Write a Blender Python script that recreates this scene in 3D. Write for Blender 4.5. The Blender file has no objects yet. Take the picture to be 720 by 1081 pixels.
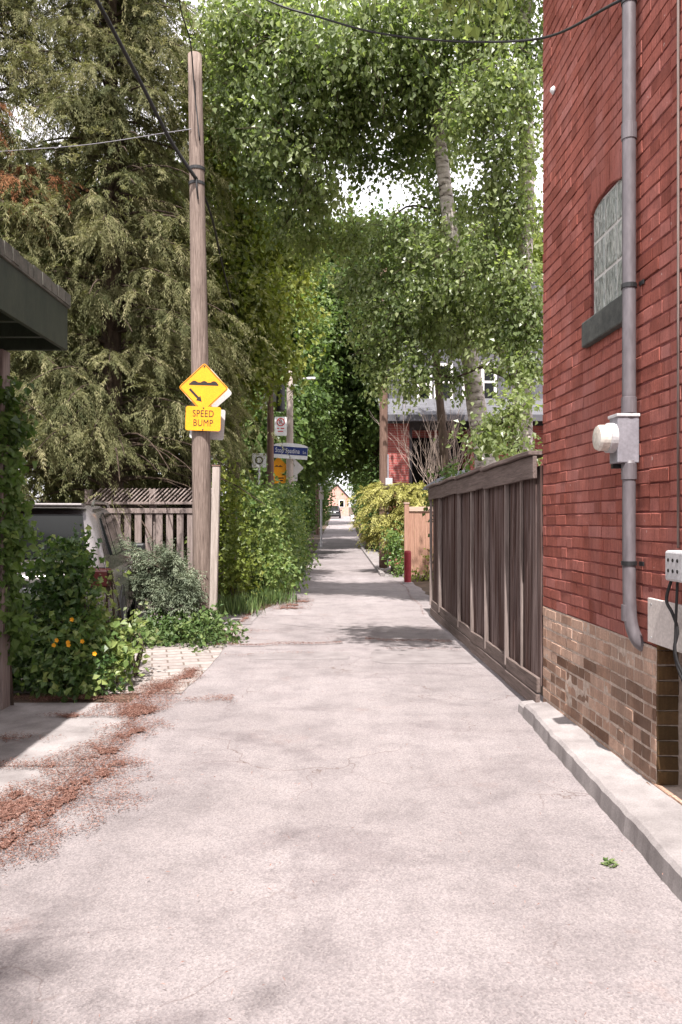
import bpy, bmesh, math, random
import numpy as np
from mathutils import Vector, Matrix, noise

random.seed(7)
rng = np.random.default_rng(7)
R = math.radians
scene = bpy.context.scene
COL = scene.collection

# ------------------------------------------------------------------ camera, sky, sun, exposure
CAMH, F, CX, HY = 1.5, 800.0, 360.0, 550.0
cam_d = bpy.data.cameras.new("camera")
cam = bpy.data.objects.new("camera", cam_d); COL.objects.link(cam)
cam.location = (0, 0, CAMH); cam.rotation_euler = (R(90), 0, 0)
cam_d.sensor_fit = 'VERTICAL'; cam_d.sensor_height = 36.0
cam_d.lens = F / 1081 * 36; cam_d.shift_y = (HY - 540.5) / 1081
cam_d.clip_start = 0.05; cam_d.clip_end = 2000
scene.camera = cam

SUN_DIR = Vector((-0.035, -0.50, 0.86)).normalized()
w = bpy.data.worlds.new("World"); scene.world = w; w.use_nodes = True
nt = w.node_tree; bg = nt.nodes['Background']
sky = nt.nodes.new('ShaderNodeTexSky'); sky.sky_type = 'NISHITA'; sky.sun_disc = False
sky.sun_elevation = math.asin(SUN_DIR.z); sky.sun_rotation = math.atan2(SUN_DIR.x, SUN_DIR.y)
sky.dust_density = 2.5
tc = nt.nodes.new('ShaderNodeTexCoord')
cn = nt.nodes.new('ShaderNodeTexNoise'); cn.inputs['Scale'].default_value = 2.2; cn.inputs['Detail'].default_value = 7
cr = nt.nodes.new('ShaderNodeValToRGB')
cr.color_ramp.elements[0].position = 0.30; cr.color_ramp.elements[0].color = (0.35, 0.35, 0.35, 1)
cr.color_ramp.elements[1].position = 0.55; cr.color_ramp.elements[1].color = (1, 1, 1, 1)
mx = nt.nodes.new('ShaderNodeMixRGB'); mx.inputs['Color2'].default_value = (9.6, 9.2, 9.5, 1)
nt.links.new(tc.outputs['Generated'], cn.inputs['Vector']); nt.links.new(cn.outputs['Fac'], cr.inputs['Fac'])
nt.links.new(cr.outputs['Color'], mx.inputs['Fac']); nt.links.new(sky.outputs['Color'], mx.inputs['Color1'])
nt.links.new(mx.outputs['Color'], bg.inputs['Color'])
bg.inputs['Strength'].default_value = 0.10

sd = bpy.data.lights.new("sun", 'SUN'); sd.energy = 4.3; sd.angle = R(0.6); sd.color = (1.0, 0.95, 0.91)
so = bpy.data.objects.new("sun", sd); COL.objects.link(so)
so.rotation_euler = SUN_DIR.to_track_quat('Z', 'Y').to_euler(); so.location = (0, -10, 30)
vs = scene.view_settings
vs.view_transform = 'Standard'; vs.look = 'None'; vs.gamma = 1.0; vs.use_curve_mapping = False
vs.exposure = 1.27
scene.cycles.max_bounces = 8; scene.cycles.transparent_max_bounces = 8
scene.cycles.diffuse_bounces = 4

# ------------------------------------------------------------------ helpers
def at(x, y, Y):
    """photo pixel at depth Y -> world point"""
    return Vector(((x - CX) * Y / F, Y, CAMH + (HY - y) * Y / F))
def gz(Y):
    """height of the ground along the lane: level, then a gentle rise far off"""
    if Y < 38: return 0.0
    t = min(Y, 200) - 38
    return 0.034 * t * t / (t + 10)

def tag(o, label=None, cat=None, group=None, kind=None):
    if label: o['label'] = label
    if cat: o['category'] = cat
    if group: o['group'] = group
    if kind: o['kind'] = kind
    return o
def thing(name, loc, label, cat, group=None):
    o = bpy.data.objects.new(name, None); o.empty_display_size = 0.1
    COL.objects.link(o); o.location = loc
    return tag(o, label, cat, group)
def root_loc(p):
    v = Vector((0, 0, 0))
    while p is not None:
        v = v + Vector(p.location); p = p.parent
    return v
def link(name, me, mat, parent=None, loc=None, smooth=False):
    o = bpy.data.objects.new(name, me); COL.objects.link(o)
    if mat is not None and len(me.materials) == 0: me.materials.append(mat)
    base = root_loc(parent)
    if parent is not None: o.parent = parent
    if loc is not None: o.location = Vector(loc) - base; base = Vector(loc)
    if base.length > 0: me.transform(Matrix.Translation(-base))
    if smooth: me.polygons.foreach_set('use_smooth', [True] * len(me.polygons))
    return o

class MB:
    """collects boxes, tubes, lathes and prisms (world coordinates) into ONE mesh"""
    def __init__(s): s.v = []; s.f = []
    def add(s, vs_, fs):
        n = len(s.v); s.v += [tuple(a) for a in vs_]; s.f += [tuple(i + n for i in f) for f in fs]
    def box(s, x0, x1, y0, y1, z0, z1, M=None):
        c = [(x0,y0,z0),(x1,y0,z0),(x1,y1,z0),(x0,y1,z0),(x0,y0,z1),(x1,y0,z1),(x1,y1,z1),(x0,y1,z1)]
        if M is not None: c = [M @ Vector(a) for a in c]
        s.add(c, [(0,3,2,1),(4,5,6,7),(0,1,5,4),(1,2,6,5),(2,3,7,6),(3,0,4,7)])
    def prism(s, poly, d, M=None):
        """poly: 2D outline in local XZ, extruded from y=0 to y=d"""
        n = len(poly); a = [Vector((p[0], 0, p[1])) for p in poly]; b = [Vector((p[0], d, p[1])) for p in poly]
        vv = a + b
        if M is not None: vv = [M @ q for q in vv]
        s.add(vv, [tuple(range(n)), tuple(range(2*n-1, n-1, -1))] + [(i, n+i, n+(i+1) % n, (i+1) % n) for i in range(n)])
    def tube(s, pts, rad, n=8, caps=True):
        pts = [Vector(p) for p in pts]; m = len(pts)
        if not hasattr(rad, '__len__'): rad = [rad] * m
        base = len(s.v); up = None
        for i, p in enumerate(pts):
            t = (pts[min(i+1, m-1)] - pts[max(i-1, 0)]).normalized()
            if up is None:
                up = Vector((0, 0, 1)) if abs(t.z) < 0.9 else Vector((1, 0, 0))
            a = t.cross(up)
            if a.length < 1e-5: a = t.orthogonal()
            a.normalize(); b = t.cross(a).normalized(); up = -b if False else up
            for k in range(n):
                th = 2 * math.pi * k / n
                s.v.append(tuple(p + (a * math.cos(th) + b * math.sin(th)) * rad[i]))
        for i in range(m - 1):
            for k in range(n):
                k2 = (k + 1) % n
                s.f.append((base+i*n+k, base+i*n+k2, base+(i+1)*n+k2, base+(i+1)*n+k))
        if caps:
            s.f.append(tuple(base + k for k in range(n-1, -1, -1)))
            s.f.append(tuple(base + (m-1)*n + k for k in range(n)))
    def lathe(s, prof, n=20, M=None):
        """prof: (r, z) pairs round local Z"""
        base = len(s.v); m = len(prof)
        for r_, z_ in prof:
            for k in range(n):
                th = 2*math.pi*k/n; p = Vector((r_*math.cos(th), r_*math.sin(th), z_))
                s.v.append(tuple(M @ p if M is not None else p))
        for i in range(m-1):
            for k in range(n):
                k2 = (k+1) % n
                s.f.append((base+i*n+k, base+i*n+k2, base+(i+1)*n+k2, base+(i+1)*n+k))
        s.f.append(tuple(base+k for k in range(n-1, -1, -1))); s.f.append(tuple(base+(m-1)*n+k for k in range(n)))
    def loft(s, rings, cap=True):
        base = len(s.v); n = len(rings[0])
        for r_ in rings: s.v += [tuple(p) for p in r_]
        for i in range(len(rings)-1):
            for k in range(n):
                k2 = (k+1) % n
                s.f.append((base+i*n+k, base+i*n+k2, base+(i+1)*n+k2, base+(i+1)*n+k))
        if cap:
            s.f.append(tuple(base+k for k in range(n-1, -1, -1))); s.f.append(tuple(base+(len(rings)-1)*n+k for k in range(n)))
    def build(s, name, mat, parent=None, bevel=0, smooth=False, M=None):
        me = bpy.data.meshes.new(name)
        me.from_pydata([tuple(M @ Vector(a)) for a in s.v] if M is not None else s.v, [], s.f)
        bm = bmesh.new(); bm.from_mesh(me); bmesh.ops.recalc_face_normals(bm, faces=bm.faces); bm.to_mesh(me); bm.free()
        o = link(name, me, mat, parent, smooth=smooth)
        if bevel:
            b = o.modifiers.new('bevel', 'BEVEL'); b.width = bevel; b.segments = 2; b.limit_method = 'ANGLE'; b.angle_limit = R(40)
        if smooth and not bevel:
            pass
        return o

def np_mesh(name, V, Fq, attrs=None):
    me = bpy.data.meshes.new(name)
    V = np.ascontiguousarray(V, dtype=np.float32); Fq = np.ascontiguousarray(Fq, dtype=np.int32)
    m, k = Fq.shape
    me.vertices.add(len(V)); me.vertices.foreach_set('co', V.ravel())
    me.loops.add(m*k); me.loops.foreach_set('vertex_index', Fq.ravel())
    me.polygons.add(m); me.polygons.foreach_set('loop_start', np.arange(0, m*k, k, dtype=np.int32))
    me.polygons.foreach_set('use_smooth', np.zeros(m, dtype=bool))
    me.update(calc_edges=True)
    for an, vals in (attrs or {}).items():
        a = me.attributes.new(an, 'FLOAT', 'POINT'); a.data.foreach_set('value', np.ascontiguousarray(vals, dtype=np.float32))
    return me
def unit(a): return a / np.maximum(np.linalg.norm(a, axis=1, keepdims=True), 1e-6)
def rvec(n): return unit(rng.normal(size=(n, 3)))

class Leaves:
    """leaf-sized kites, each folded along its midrib, gathered into one mesh"""
    def __init__(s): s.V = []; s.T = []
    def add(s, P, A, N, L, W, tint, fold=0.18):
        n = len(P); A = unit(A); N = unit(N - A * np.sum(N*A, axis=1, keepdims=True)); S = np.cross(N, A)
        L = np.broadcast_to(np.asarray(L, float).reshape(-1, 1), (n, 1)); W = np.broadcast_to(np.asarray(W, float).reshape(-1, 1), (n, 1))
        up = N * W * fold
        v = np.stack([P, P + A*L*0.42 + S*W*0.5 + up, P + A*L - N*L*0.12, P + A*L*0.42 - S*W*0.5 + up], axis=1)
        s.V.append(v.reshape(-1, 3)); s.T.append(np.repeat(np.broadcast_to(tint, (n,)), 4))
    def build(s, name, mat, parent):
        V = np.concatenate(s.V); T = np.concatenate(s.T)
        me = np_mesh(name, V, np.arange(len(V)).reshape(-1, 4), {'tint': T})
        return link(name, me, mat, parent)

def crown(lv, clumps, density, leaf, per=16, spread=0.2, droop=0.35, tint=(0.5, 0.22), gap=0.0, aspect=0.75, twigs=None, gapf=1.5):
    """clumps: (centre, radii). sprays of leaves spread through each clump, biased to its outside, with gaps"""
    for c, r in clumps:
        c = np.array(c, float); r = np.array(r if hasattr(r, '__len__') else (r, r, r*0.85), float)
        n = max(4, int(density * (r[0]*r[1]*r[2])**(2/3)))
        d = rvec(n); p = c + d * r * (rng.random((n, 1)) ** 0.45) * (1 + 0.18*rng.normal(size=(n, 1)))
        if gap > 0:
            keep = np.array([noise.noise(Vector(q) * gapf + Vector((3.1, 1.7, 9.2))) > gap - 0.35 for q in p])
            p = p[keep]; d = d[keep]; n = len(p)
        if n == 0: continue
        o = unit(d / r)
        t = unit(o*0.7 + rng.normal(size=(n, 3))*0.5 + np.array([0, 0, -droop]))
        ctint = rng.normal(tint[0], tint[1]*0.5)
        st = rng.normal(ctint, tint[1]*0.6, n)
        P = np.repeat(p, per, 0); T = np.repeat(t, per, 0); O = np.repeat(o, per, 0); m = n*per
        u = rng.random((m, 1)) - 0.4
        P = P + T*u*spread*2.4 + rng.normal(size=(m, 3))*spread*0.55
        A = unit(T*0.5 + rng.normal(size=(m, 3))*0.6 + np.array([0, 0, -droop]))
        N = unit(np.array([0, -0.42, 0.50]) + O*0.35 + rng.normal(size=(m, 3))*0.55)
        L = leaf * rng.uniform(0.45, 1.35, m)
        lv.add(P, A, N, L, L*aspect*rng.uniform(0.85, 1.15, m), np.repeat(st, per) + rng.normal(0, tint[1]*0.4, m))
        if twigs is not None:
            for q, tt in list(zip(p, t))[::2]:
                a = Vector(q) - Vector(tt)*spread*1.2; b = Vector(q) + Vector(tt)*spread*1.3
                twigs.tube([a, b], [0.006, 0.003], 3, caps=False)

def spline(pts, n=8):
    """catmull-rom through points"""
    pts = [Vector(p) for p in pts]; out = []
    q = [pts[0]*2 - pts[1]] + pts + [pts[-1]*2 - pts[-2]]
    for i in range(1, len(q)-2):
        for k in range(n):
            t = k/n; p0, p1, p2, p3 = q[i-1:i+3]
            out.append(0.5*((2*p1) + (p2-p0)*t + (2*p0-5*p1+4*p2-p3)*t*t + (3*p1-p0-3*p2+p3)*t**3))
    return out + [pts[-1]]

# ------------------------------------------------------------------ materials
def new_mat(name):
    m = bpy.data.materials.new(name); m.use_nodes = True
    return m, m.node_tree, m.node_tree.nodes['Principled BSDF']
def N_(t, typ, **kw):
    n = t.nodes.new(typ)
    for k, v in kw.items():
        if k in n.inputs: n.inputs[k].default_value = v
        else: setattr(n, k, v)
    return n
def ramp(t, src, stops):
    r_ = t.nodes.new('ShaderNodeValToRGB'); e = r_.color_ramp.elements
    while len(e) < len(stops): e.new(0.5)
    for el, (p, c) in zip(e, stops):
        el.position = p; el.color = c if len(c) == 4 else (*c, 1)
    t.links.new(src, r_.inputs['Fac']); return r_.outputs['Color']
def mixc(t, fac, a, b, mode='MIX'):
    m = t.nodes.new('ShaderNodeMixRGB'); m.blend_type = mode
    for sock, val in ((m.inputs['Fac'], fac), (m.inputs['Color1'], a), (m.inputs['Color2'], b)):
        if isinstance(val, bpy.types.NodeSocket): t.links.new(val, sock)
        elif isinstance(val, (int, float)): sock.default_value = val
        else: sock.default_value = (*val, 1) if len(val) == 3 else val
    return m.outputs['Color']
def coords(t, scale=(1, 1, 1), kind='Object'):
    c = t.nodes.new('ShaderNodeTexCoord'); mp = t.nodes.new('ShaderNodeMapping'); mp.inputs['Scale'].default_value = scale
    t.links.new(c.outputs[kind], mp.inputs['Vector']); return mp.outputs['Vector']
def noise_t(t, vec, scale, detail=4, rough=0.55, dist=0.0):
    n = N_(t, 'ShaderNodeTexNoise', Scale=scale, Detail=detail, Roughness=rough, Distortion=dist)
    t.links.new(vec, n.inputs['Vector']); return n.outputs['Fac']
def bump(t, bsdf, h, strength=0.4, dist=0.01):
    b = N_(t, 'ShaderNodeBump', Strength=strength, Distance=dist)
    t.links.new(h, b.inputs['Height']); t.links.new(b.outputs['Normal'], bsdf.inputs['Normal'])

def mottled(name, c1, c2, scale=8, rough=0.8, bumpk=0.3, stretch=(1, 1, 1), fine=60, metal=0.0, bdist=0.004, spec=0.3, detail=6):
    """a worn surface: two tones in uneven blotches with fine grain"""
    m, t, b = new_mat(name); v = coords(t, stretch)
    n1 = noise_t(t, v, scale, detail, 0.6); n2 = noise_t(t, v, fine, 3)
    c = ramp(t, n1, [(0.32, c1), (0.68, c2)])
    c = mixc(t, 0.35, c, mixc(t, 1.0, c, ramp(t, n2, [(0.3, (0.5,)*3), (0.7, (1.25,)*3)]), 'MULTIPLY'))
    t.links.new(c, b.inputs['Base Color']); b.inputs['Roughness'].default_value = rough; b.inputs['Metallic'].default_value = metal
    b.inputs['Specular IOR Level'].default_value = spec
    if bumpk: bump(t, b, mixc(t, 0.4, n1, n2), bumpk, bdist)
    return m
def plain(name, c, rough=0.5, metal=0.0, spec=0.4):
    return mottled(name, tuple(x*0.88 for x in c), tuple(min(1, x*1.08) for x in c), 5, rough, 0.06, metal=metal, spec=spec)
def wood(name, c1, c2, axis='z', grain=1.0, rough=0.85, patch=None):
    st = {'z': (28, 28, 1.3), 'y': (28, 1.3, 28), 'x': (1.3, 28, 28)}[axis]
    m, t, b = new_mat(name); v = coords(t, st); v2 = coords(t, (3, 3, 0.35))
    g = noise_t(t, v, 1.6*grain, 6, 0.65, 0.6); pz = noise_t(t, v2, 1.7, 4)
    fine = noise_t(t, v, 7*grain, 3)
    c = ramp(t, g, [(0.3, c1), (0.7, c2)])
    c = mixc(t, 0.5, c, mixc(t, 1.0, c, ramp(t, fine, [(0.3, (0.55,)*3), (0.7, (1.2,)*3)]), 'MULTIPLY'))
    if patch:
        c = mixc(t, ramp(t, pz, [(0.42, (0, 0, 0)), (0.62, (1, 1, 1))]), c, mixc(t, g, patch, tuple(x*1.4 for x in patch)))
    t.links.new(c, b.inputs['Base Color']); b.inputs['Roughness'].default_value = rough; b.inputs['Specular IOR Level'].default_value = 0.2
    bump(t, b, mixc(t, 0.5, g, fine), 0.45, 0.006)
    return m
def leaf_mat(name, dark, mid, light, trans=0.28, rough=0.5, spec=0.35):
    m, t, b = new_mat(name)
    a = t.nodes.new('ShaderNodeAttribute'); a.attribute_name = 'tint'
    c = ramp(t, a.outputs['Fac'], [(0.05, dark), (0.5, mid), (0.95, light)])
    t.links.new(c, b.inputs['Base Color']); b.inputs['Roughness'].default_value = rough; b.inputs['Specular IOR Level'].default_value = spec
    tr = t.nodes.new('ShaderNodeBsdfTranslucent'); t.links.new(mixc(t, 1.0, c, (1.3, 1.4, 0.75), 'MULTIPLY'), tr.inputs['Color'])
    mxs = t.nodes.new('ShaderNodeMixShader'); mxs.inputs['Fac'].default_value = trans
    t.links.new(b.outputs[0], mxs.inputs[1]); t.links.new(tr.outputs[0], mxs.inputs[2])
    t.links.new(mxs.outputs[0], t.nodes['Material Output'].inputs['Surface'])
    return m
def brick_mat(name, c_dark, c_mid, c_light, wear=None, wear_amt=0.5, rough=0.75):
    m, t, b = new_mat(name); v = coords(t)
    a = t.nodes.new('ShaderNodeAttribute'); a.attribute_name = 'tint'
    n1 = noise_t(t, v, 9, 6, 0.65); n2 = noise_t(t, v, 90, 4, 0.6); n3 = noise_t(t, coords(t, (1, 1, 0.35)), 2.2, 5, 0.6)
    c = ramp(t, a.outputs['Fac'], [(0.0, c_dark), (0.5, c_mid), (1.0, c_light)])
    c = mixc(t, 0.45, c, mixc(t, 1.0, c, ramp(t, n1, [(0.25, (0.5, 0.5, 0.55)), (0.75, (1.35, 1.3, 1.3))]), 'MULTIPLY'))
    c = mixc(t, 0.5, c, mixc(t, 1.0, c, ramp(t, n2, [(0.3, (0.65,)*3), (0.7, (1.25,)*3)]), 'MULTIPLY'))
    fl = noise_t(t, v, 26, 2, 0.5); c = mixc(t, ramp(t, fl, [(0.735, (0, 0, 0)), (0.76, (0.55,)*3)]), c, (0.55, 0.44, 0.40))
    gr = noise_t(t, coords(t, (1.4, 1.4, 0.25)), 3.0, 6, 0.7); c = mixc(t, 0.6, c, mixc(t, 1.0, c, ramp(t, gr, [(0.34, (0.82, 0.80, 0.80)), (0.52, (1.0,)*3)]), 'MULTIPLY'))
    if wear:
        c = mixc(t, ramp(t, n3, [(0.5, (0, 0, 0)), (0.72, (wear_amt,)*3)]), c, wear)
    t.links.new(c, b.inputs['Base Color']); b.inputs['Roughness'].default_value = 0.88; b.inputs['Specular IOR Level'].default_value = 0.15
    st = noise_t(t, coords(t, (70, 70, 6)), 1.0, 4, 0.6); c2_ = mixc(t, 0.4, c, mixc(t, 1.0, c, ramp(t, st, [(0.35, (0.6, 0.58, 0.58)), (0.65, (1.25,)*3)]), 'MULTIPLY')); t.links.new(c2_, b.inputs['Base Color'])
    bump(t, b, mixc(t, 0.5, mixc(t, 0.5, n1, n2), st), 0.7, 0.007)
    return m

M = {}
M['red_brick'] = brick_mat('painted_red_brick', (0.20, 0.060, 0.043), (0.30, 0.098, 0.073), (0.35, 0.138, 0.115), (0.37, 0.165, 0.145), 0.6)
M['red_mortar'] = mottled('painted_mortar', (0.13, 0.034, 0.03), (0.22, 0.06, 0.052), 20, 0.9, 0.5)
M['tan_brick'] = brick_mat('tan_brick', (0.15, 0.085, 0.056), (0.39, 0.25, 0.18), (0.55, 0.39, 0.30), (0.20, 0.15, 0.12), 0.6, 0.85)
M['tan_mortar'] = mottled('tan_mortar', (0.36, 0.28, 0.23), (0.56, 0.46, 0.39), 25, 0.95, 0.5)
M['jamb_brick'] = brick_mat('soiled_brick', (0.05, 0.03, 0.015), (0.11, 0.065, 0.03), (0.17, 0.10, 0.05), (0.05, 0.04, 0.02), 0.7, 0.8)
M['far_brick'] = None
M['pipe'] = mottled('grey_painted_pipe', (0.095, 0.083, 0.090), (0.145, 0.128, 0.137), 14, 0.45, 0.12, (1, 1, 0.3), spec=0.5)
M['grey_metal'] = mottled('grey_metal', (0.19, 0.18, 0.20), (0.26, 0.25, 0.275), 9, 0.45, 0.1, spec=0.5)
M['pale_metal'] = mottled('pale_metal', (0.42, 0.41, 0.42), (0.55, 0.54, 0.55), 9, 0.5, 0.1, spec=0.5)
M['steel'] = plain('galvanised_steel', (0.45, 0.45, 0.46), 0.4, 0.6)
M['black'] = plain('black_rubber', (0.018, 0.017, 0.018), 0.6)
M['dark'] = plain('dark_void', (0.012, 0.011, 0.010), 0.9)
M['board'] = mottled('pale_cover_board', (0.50, 0.45, 0.42), (0.62, 0.565, 0.535), 4, 0.8, 0.15)
M['sill'] = mottled('dark_stone_sill', (0.045, 0.048, 0.045), (0.085, 0.088, 0.08), 14, 0.8, 0.5)
M['concrete'] = mottled('concrete', (0.19, 0.17, 0.166), (0.335, 0.305, 0.298), 3.5, 0.9, 0.35, fine=120)
M['fence_dark'] = wood('weathered_dark_stain', (0.018, 0.008, 0.006), (0.058, 0.028, 0.020), 'z', patch=(0.085, 0.055, 0.048))
def fence_mat():
    m, t, b = new_mat('streaked_dark_fence'); g = noise_t(t, coords(t, (22, 22, 0.55)), 1.5, 6, 0.7, 0.4); f = noise_t(t, coords(t, (60, 60, 1.6)), 1.5, 4, 0.7); big = noise_t(t, coords(t, (2.2, 2.2, 0.5)), 1.3, 3)
    c = ramp(t, f, [(0.30, (0.014, 0.006, 0.005)), (0.70, (0.075, 0.036, 0.027))])
    k = mixc(t, 1.0, ramp(t, g, [(0.42, (0, 0, 0)), (0.57, (1, 1, 1))]), ramp(t, big, [(0.32, (0.2,)*3), (0.62, (1, 1, 1))]), 'MULTIPLY')
    c = mixc(t, k, c, mixc(t, f, (0.10, 0.07, 0.064), (0.27, 0.215, 0.205)))
    t.links.new(c, b.inputs['Base Color']); b.inputs['Roughness'].default_value = 0.9; b.inputs['Specular IOR Level'].default_value = 0.15
    bump(t, b, mixc(t, 0.5, g, f), 0.6, 0.008); return m
M['fence_dark'] = fence_mat()
M['fence_grey'] = wood('weathered_grey_wood', (0.13, 0.10, 0.088), (0.30, 0.245, 0.225), 'z')
M['fence_grey_y'] = wood('weathered_grey_rail', (0.085, 0.062, 0.054), (0.20, 0.155, 0.14), 'y')
M['cedar_new'] = wood('cedar_boards', (0.27, 0.145, 0.10), (0.42, 0.25, 0.18), 'z')
M['cedar_rail'] = wood('pale_cedar_rail', (0.42, 0.29, 0.23), (0.55, 0.40, 0.32), 'x')
M['pole_wood'] = wood('utility_pole_wood', (0.085, 0.060, 0.050), (0.29, 0.225, 0.19), 'z', 1.6)
M['pole_dark'] = wood('dark_pole_wood', (0.10, 0.06, 0.045), (0.22, 0.14, 0.11), 'z', 1.3)
M['post_grey'] = wood('silvered_post', (0.27, 0.225, 0.195), (0.46, 0.40, 0.36), 'z', 1.2)
M['green_paint'] = mottled('dark_green_paint', (0.018, 0.026, 0.015), (0.036, 0.045, 0.027), 7, 0.6, 0.25, (1, 1, 0.35), spec=0.3)
M['roof_strip'] = mottled('grey_green_roof_edge', (0.07, 0.072, 0.06), (0.15, 0.145, 0.12), 10, 0.8, 0.3)
M['sign_yellow'] = plain('yellow_sign_face', (0.84, 0.345, 0.008), 0.45)
M['sign_black'] = plain('black_sign_ink', (0.02, 0.014, 0.012), 0.5)
M['sign_back'] = plain('bare_sign_back', (0.56, 0.55, 0.54), 0.45, 0.2)
M['sign_white'] = plain('white_sign_face', (0.74, 0.75, 0.76), 0.4)
M['sign_blue'] = plain('blue_sign_band', (0.018, 0.035, 0.16), 0.4)
M['sign_red'] = plain('red_sign_ink', (0.5, 0.03, 0.03), 0.45)
M['sign_green'] = plain('green_sign_ink', (0.03, 0.2, 0.10), 0.45)
M['red_paint'] = mottled('red_post_paint', (0.24, 0.02, 0.03), (0.32, 0.035, 0.045), 8, 0.5, 0.1)
M['bark'] = mottled('brown_bark', (0.035, 0.024, 0.017), (0.10, 0.07, 0.05), 6, 0.95, 0.9, (3, 3, 0.6), bdist=0.03)
def birch_mat():
    m, t, b = new_mat('pale_birch_bark'); v = coords(t, (1, 1, 3.2)); v2 = coords(t)
    n = noise_t(t, v, 5, 5, 0.65); n2 = noise_t(t, v2, 30, 3)
    c = ramp(t, n, [(0.36, (0.06, 0.045, 0.035)), (0.46, (0.42, 0.37, 0.33)), (0.62, (0.64, 0.59, 0.55))])
    c = mixc(t, 0.4, c, mixc(t, 1.0, c, ramp(t, n2, [(0.3, (0.6,)*3), (0.7, (1.2,)*3)]), 'MULTIPLY'))
    t.links.new(c, b.inputs['Base Color']); b.inputs['Roughness'].default_value = 0.85; bump(t, b, n, 0.4, 0.02)
    return m
M['birch'] = birch_mat()
M['twig_pale'] = plain('pale_bare_twig', (0.40, 0.32, 0.27), 0.8)
M['leaf_birch'] = leaf_mat('birch_leaf', (0.08, 0.12, 0.042), (0.18, 0.23, 0.088), (0.35, 0.39, 0.20), 0.55, 0.36, 0.65)
M['leaf_dark'] = leaf_mat('dark_maple_leaf', (0.042, 0.08, 0.022), (0.098, 0.155, 0.042), (0.19, 0.25, 0.075), 0.4, 0.45)
M['leaf_lime'] = leaf_mat('lime_leaf', (0.08, 0.11, 0.020), (0.17, 0.205, 0.036), (0.29, 0.30, 0.075), 0.36)
M['leaf_cedar'] = leaf_mat('cedar_frond', (0.060, 0.070, 0.030), (0.17, 0.172, 0.082), (0.36, 0.33, 0.19), 0.3, 0.7, 0.15)
M['leaf_dead'] = leaf_mat('dead_frond', (0.12, 0.05, 0.022), (0.22, 0.10, 0.05), (0.32, 0.17, 0.09), 0.15, 0.8, 0.1)
M['leaf_ivy'] = leaf_mat('ivy_leaf', (0.045, 0.085, 0.02), (0.10, 0.165, 0.04), (0.20, 0.27, 0.08), 0.3, 0.45)
M['leaf_bush'] = leaf_mat('bush_leaf', (0.036, 0.075, 0.02), (0.10, 0.165, 0.046), (0.25, 0.30, 0.10), 0.32, 0.42)
M['leaf_juniper'] = leaf_mat('juniper_frond', (0.06, 0.078, 0.05), (0.155, 0.185, 0.125), (0.29, 0.32, 0.225), 0.15, 0.7, 0.15)
M['leaf_gold'] = leaf_mat('golden_cedar_frond', (0.17, 0.165, 0.04), (0.34, 0.32, 0.095), (0.48, 0.46, 0.19), 0.2, 0.7, 0.15)
M['leaf_cover'] = leaf_mat('groundcover_leaf', (0.025, 0.055, 0.014), (0.075, 0.125, 0.035), (0.16, 0.21, 0.07), 0.2, 0.5)
M['petal'] = plain('yellow_petal', (0.80, 0.36, 0.012), 0.6)
M['litter'] = leaf_mat('needle_litter', (0.095, 0.042, 0.030), (0.20, 0.098, 0.074), (0.34, 0.215, 0.175), 0.0, 0.9, 0.1)
M['glass'] = None
def glass_mat(name, col, rough=0.06):
    m, t, b = new_mat(name); v = coords(t)
    t.links.new(ramp(t, noise_t(t, v, 3, 3), [(0.3, tuple(x*0.7 for x in col)), (0.7, col)]), b.inputs['Base Color'])
    b.inputs['Roughness'].default_value = rough; b.inputs['Specular IOR Level'].default_value = 0.2
    return m
M['glass'] = glass_mat('dark_window_glass', (0.006, 0.007, 0.007), 0.10)
def block_mat():
    m, t, b = new_mat('ribbed_glass_block'); v = coords(t, (1, 1, 0.33))
    n = noise_t(t, v, 26, 4, 0.7, 1.2)
    t.links.new(ramp(t, n, [(0.3, (0.10, 0.12, 0.11)), (0.5, (0.25, 0.28, 0.25)), (0.72, (0.62, 0.63, 0.58))]), b.inputs['Base Color'])
    b.inputs['Roughness'].default_value = 0.12; b.inputs['Specular IOR Level'].default_value = 0.8; bump(t, b, n, 0.9, 0.02)
    return m
M['glass_block'] = block_mat()
M['grout'] = plain('pale_grout', (0.50, 0.48, 0.45), 0.8)
M['car_paint'] = plain('taupe_metallic_paint', (0.17, 0.155, 0.155), 0.25, 0.5, 0.5)
M['car_dark'] = plain('dark_car_trim', (0.02, 0.02, 0.021), 0.4)
M['car_red'] = plain('red_tail_light', (0.035, 0.009, 0.009), 0.2)
M['chrome'] = plain('bright_metal', (0.6, 0.6, 0.6), 0.2, 0.9)
M['shingle'] = None
def shingle_mat():
    m, t, b = new_mat('grey_roof_shingles'); v = coords(t)
    br = N_(t, 'ShaderNodeTexBrick', Scale=1.0); br.inputs['Brick Width'].default_value = 0.3; br.inputs['Row Height'].default_value = 0.16
    br.inputs['Mortar Size'].default_value = 0.012; br.inputs['Color1'].default_value = (0.075, 0.075, 0.085, 1); br.inputs['Color2'].default_value = (0.11, 0.11, 0.122, 1); br.inputs['Mortar'].default_value = (0.12, 0.12, 0.13, 1)
    t.links.new(v, br.inputs['Vector']); t.links.new(br.outputs['Color'], b.inputs['Base Color']); b.inputs['Roughness'].default_value = 0.9
    return m
M['shingle'] = shingle_mat()
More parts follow.
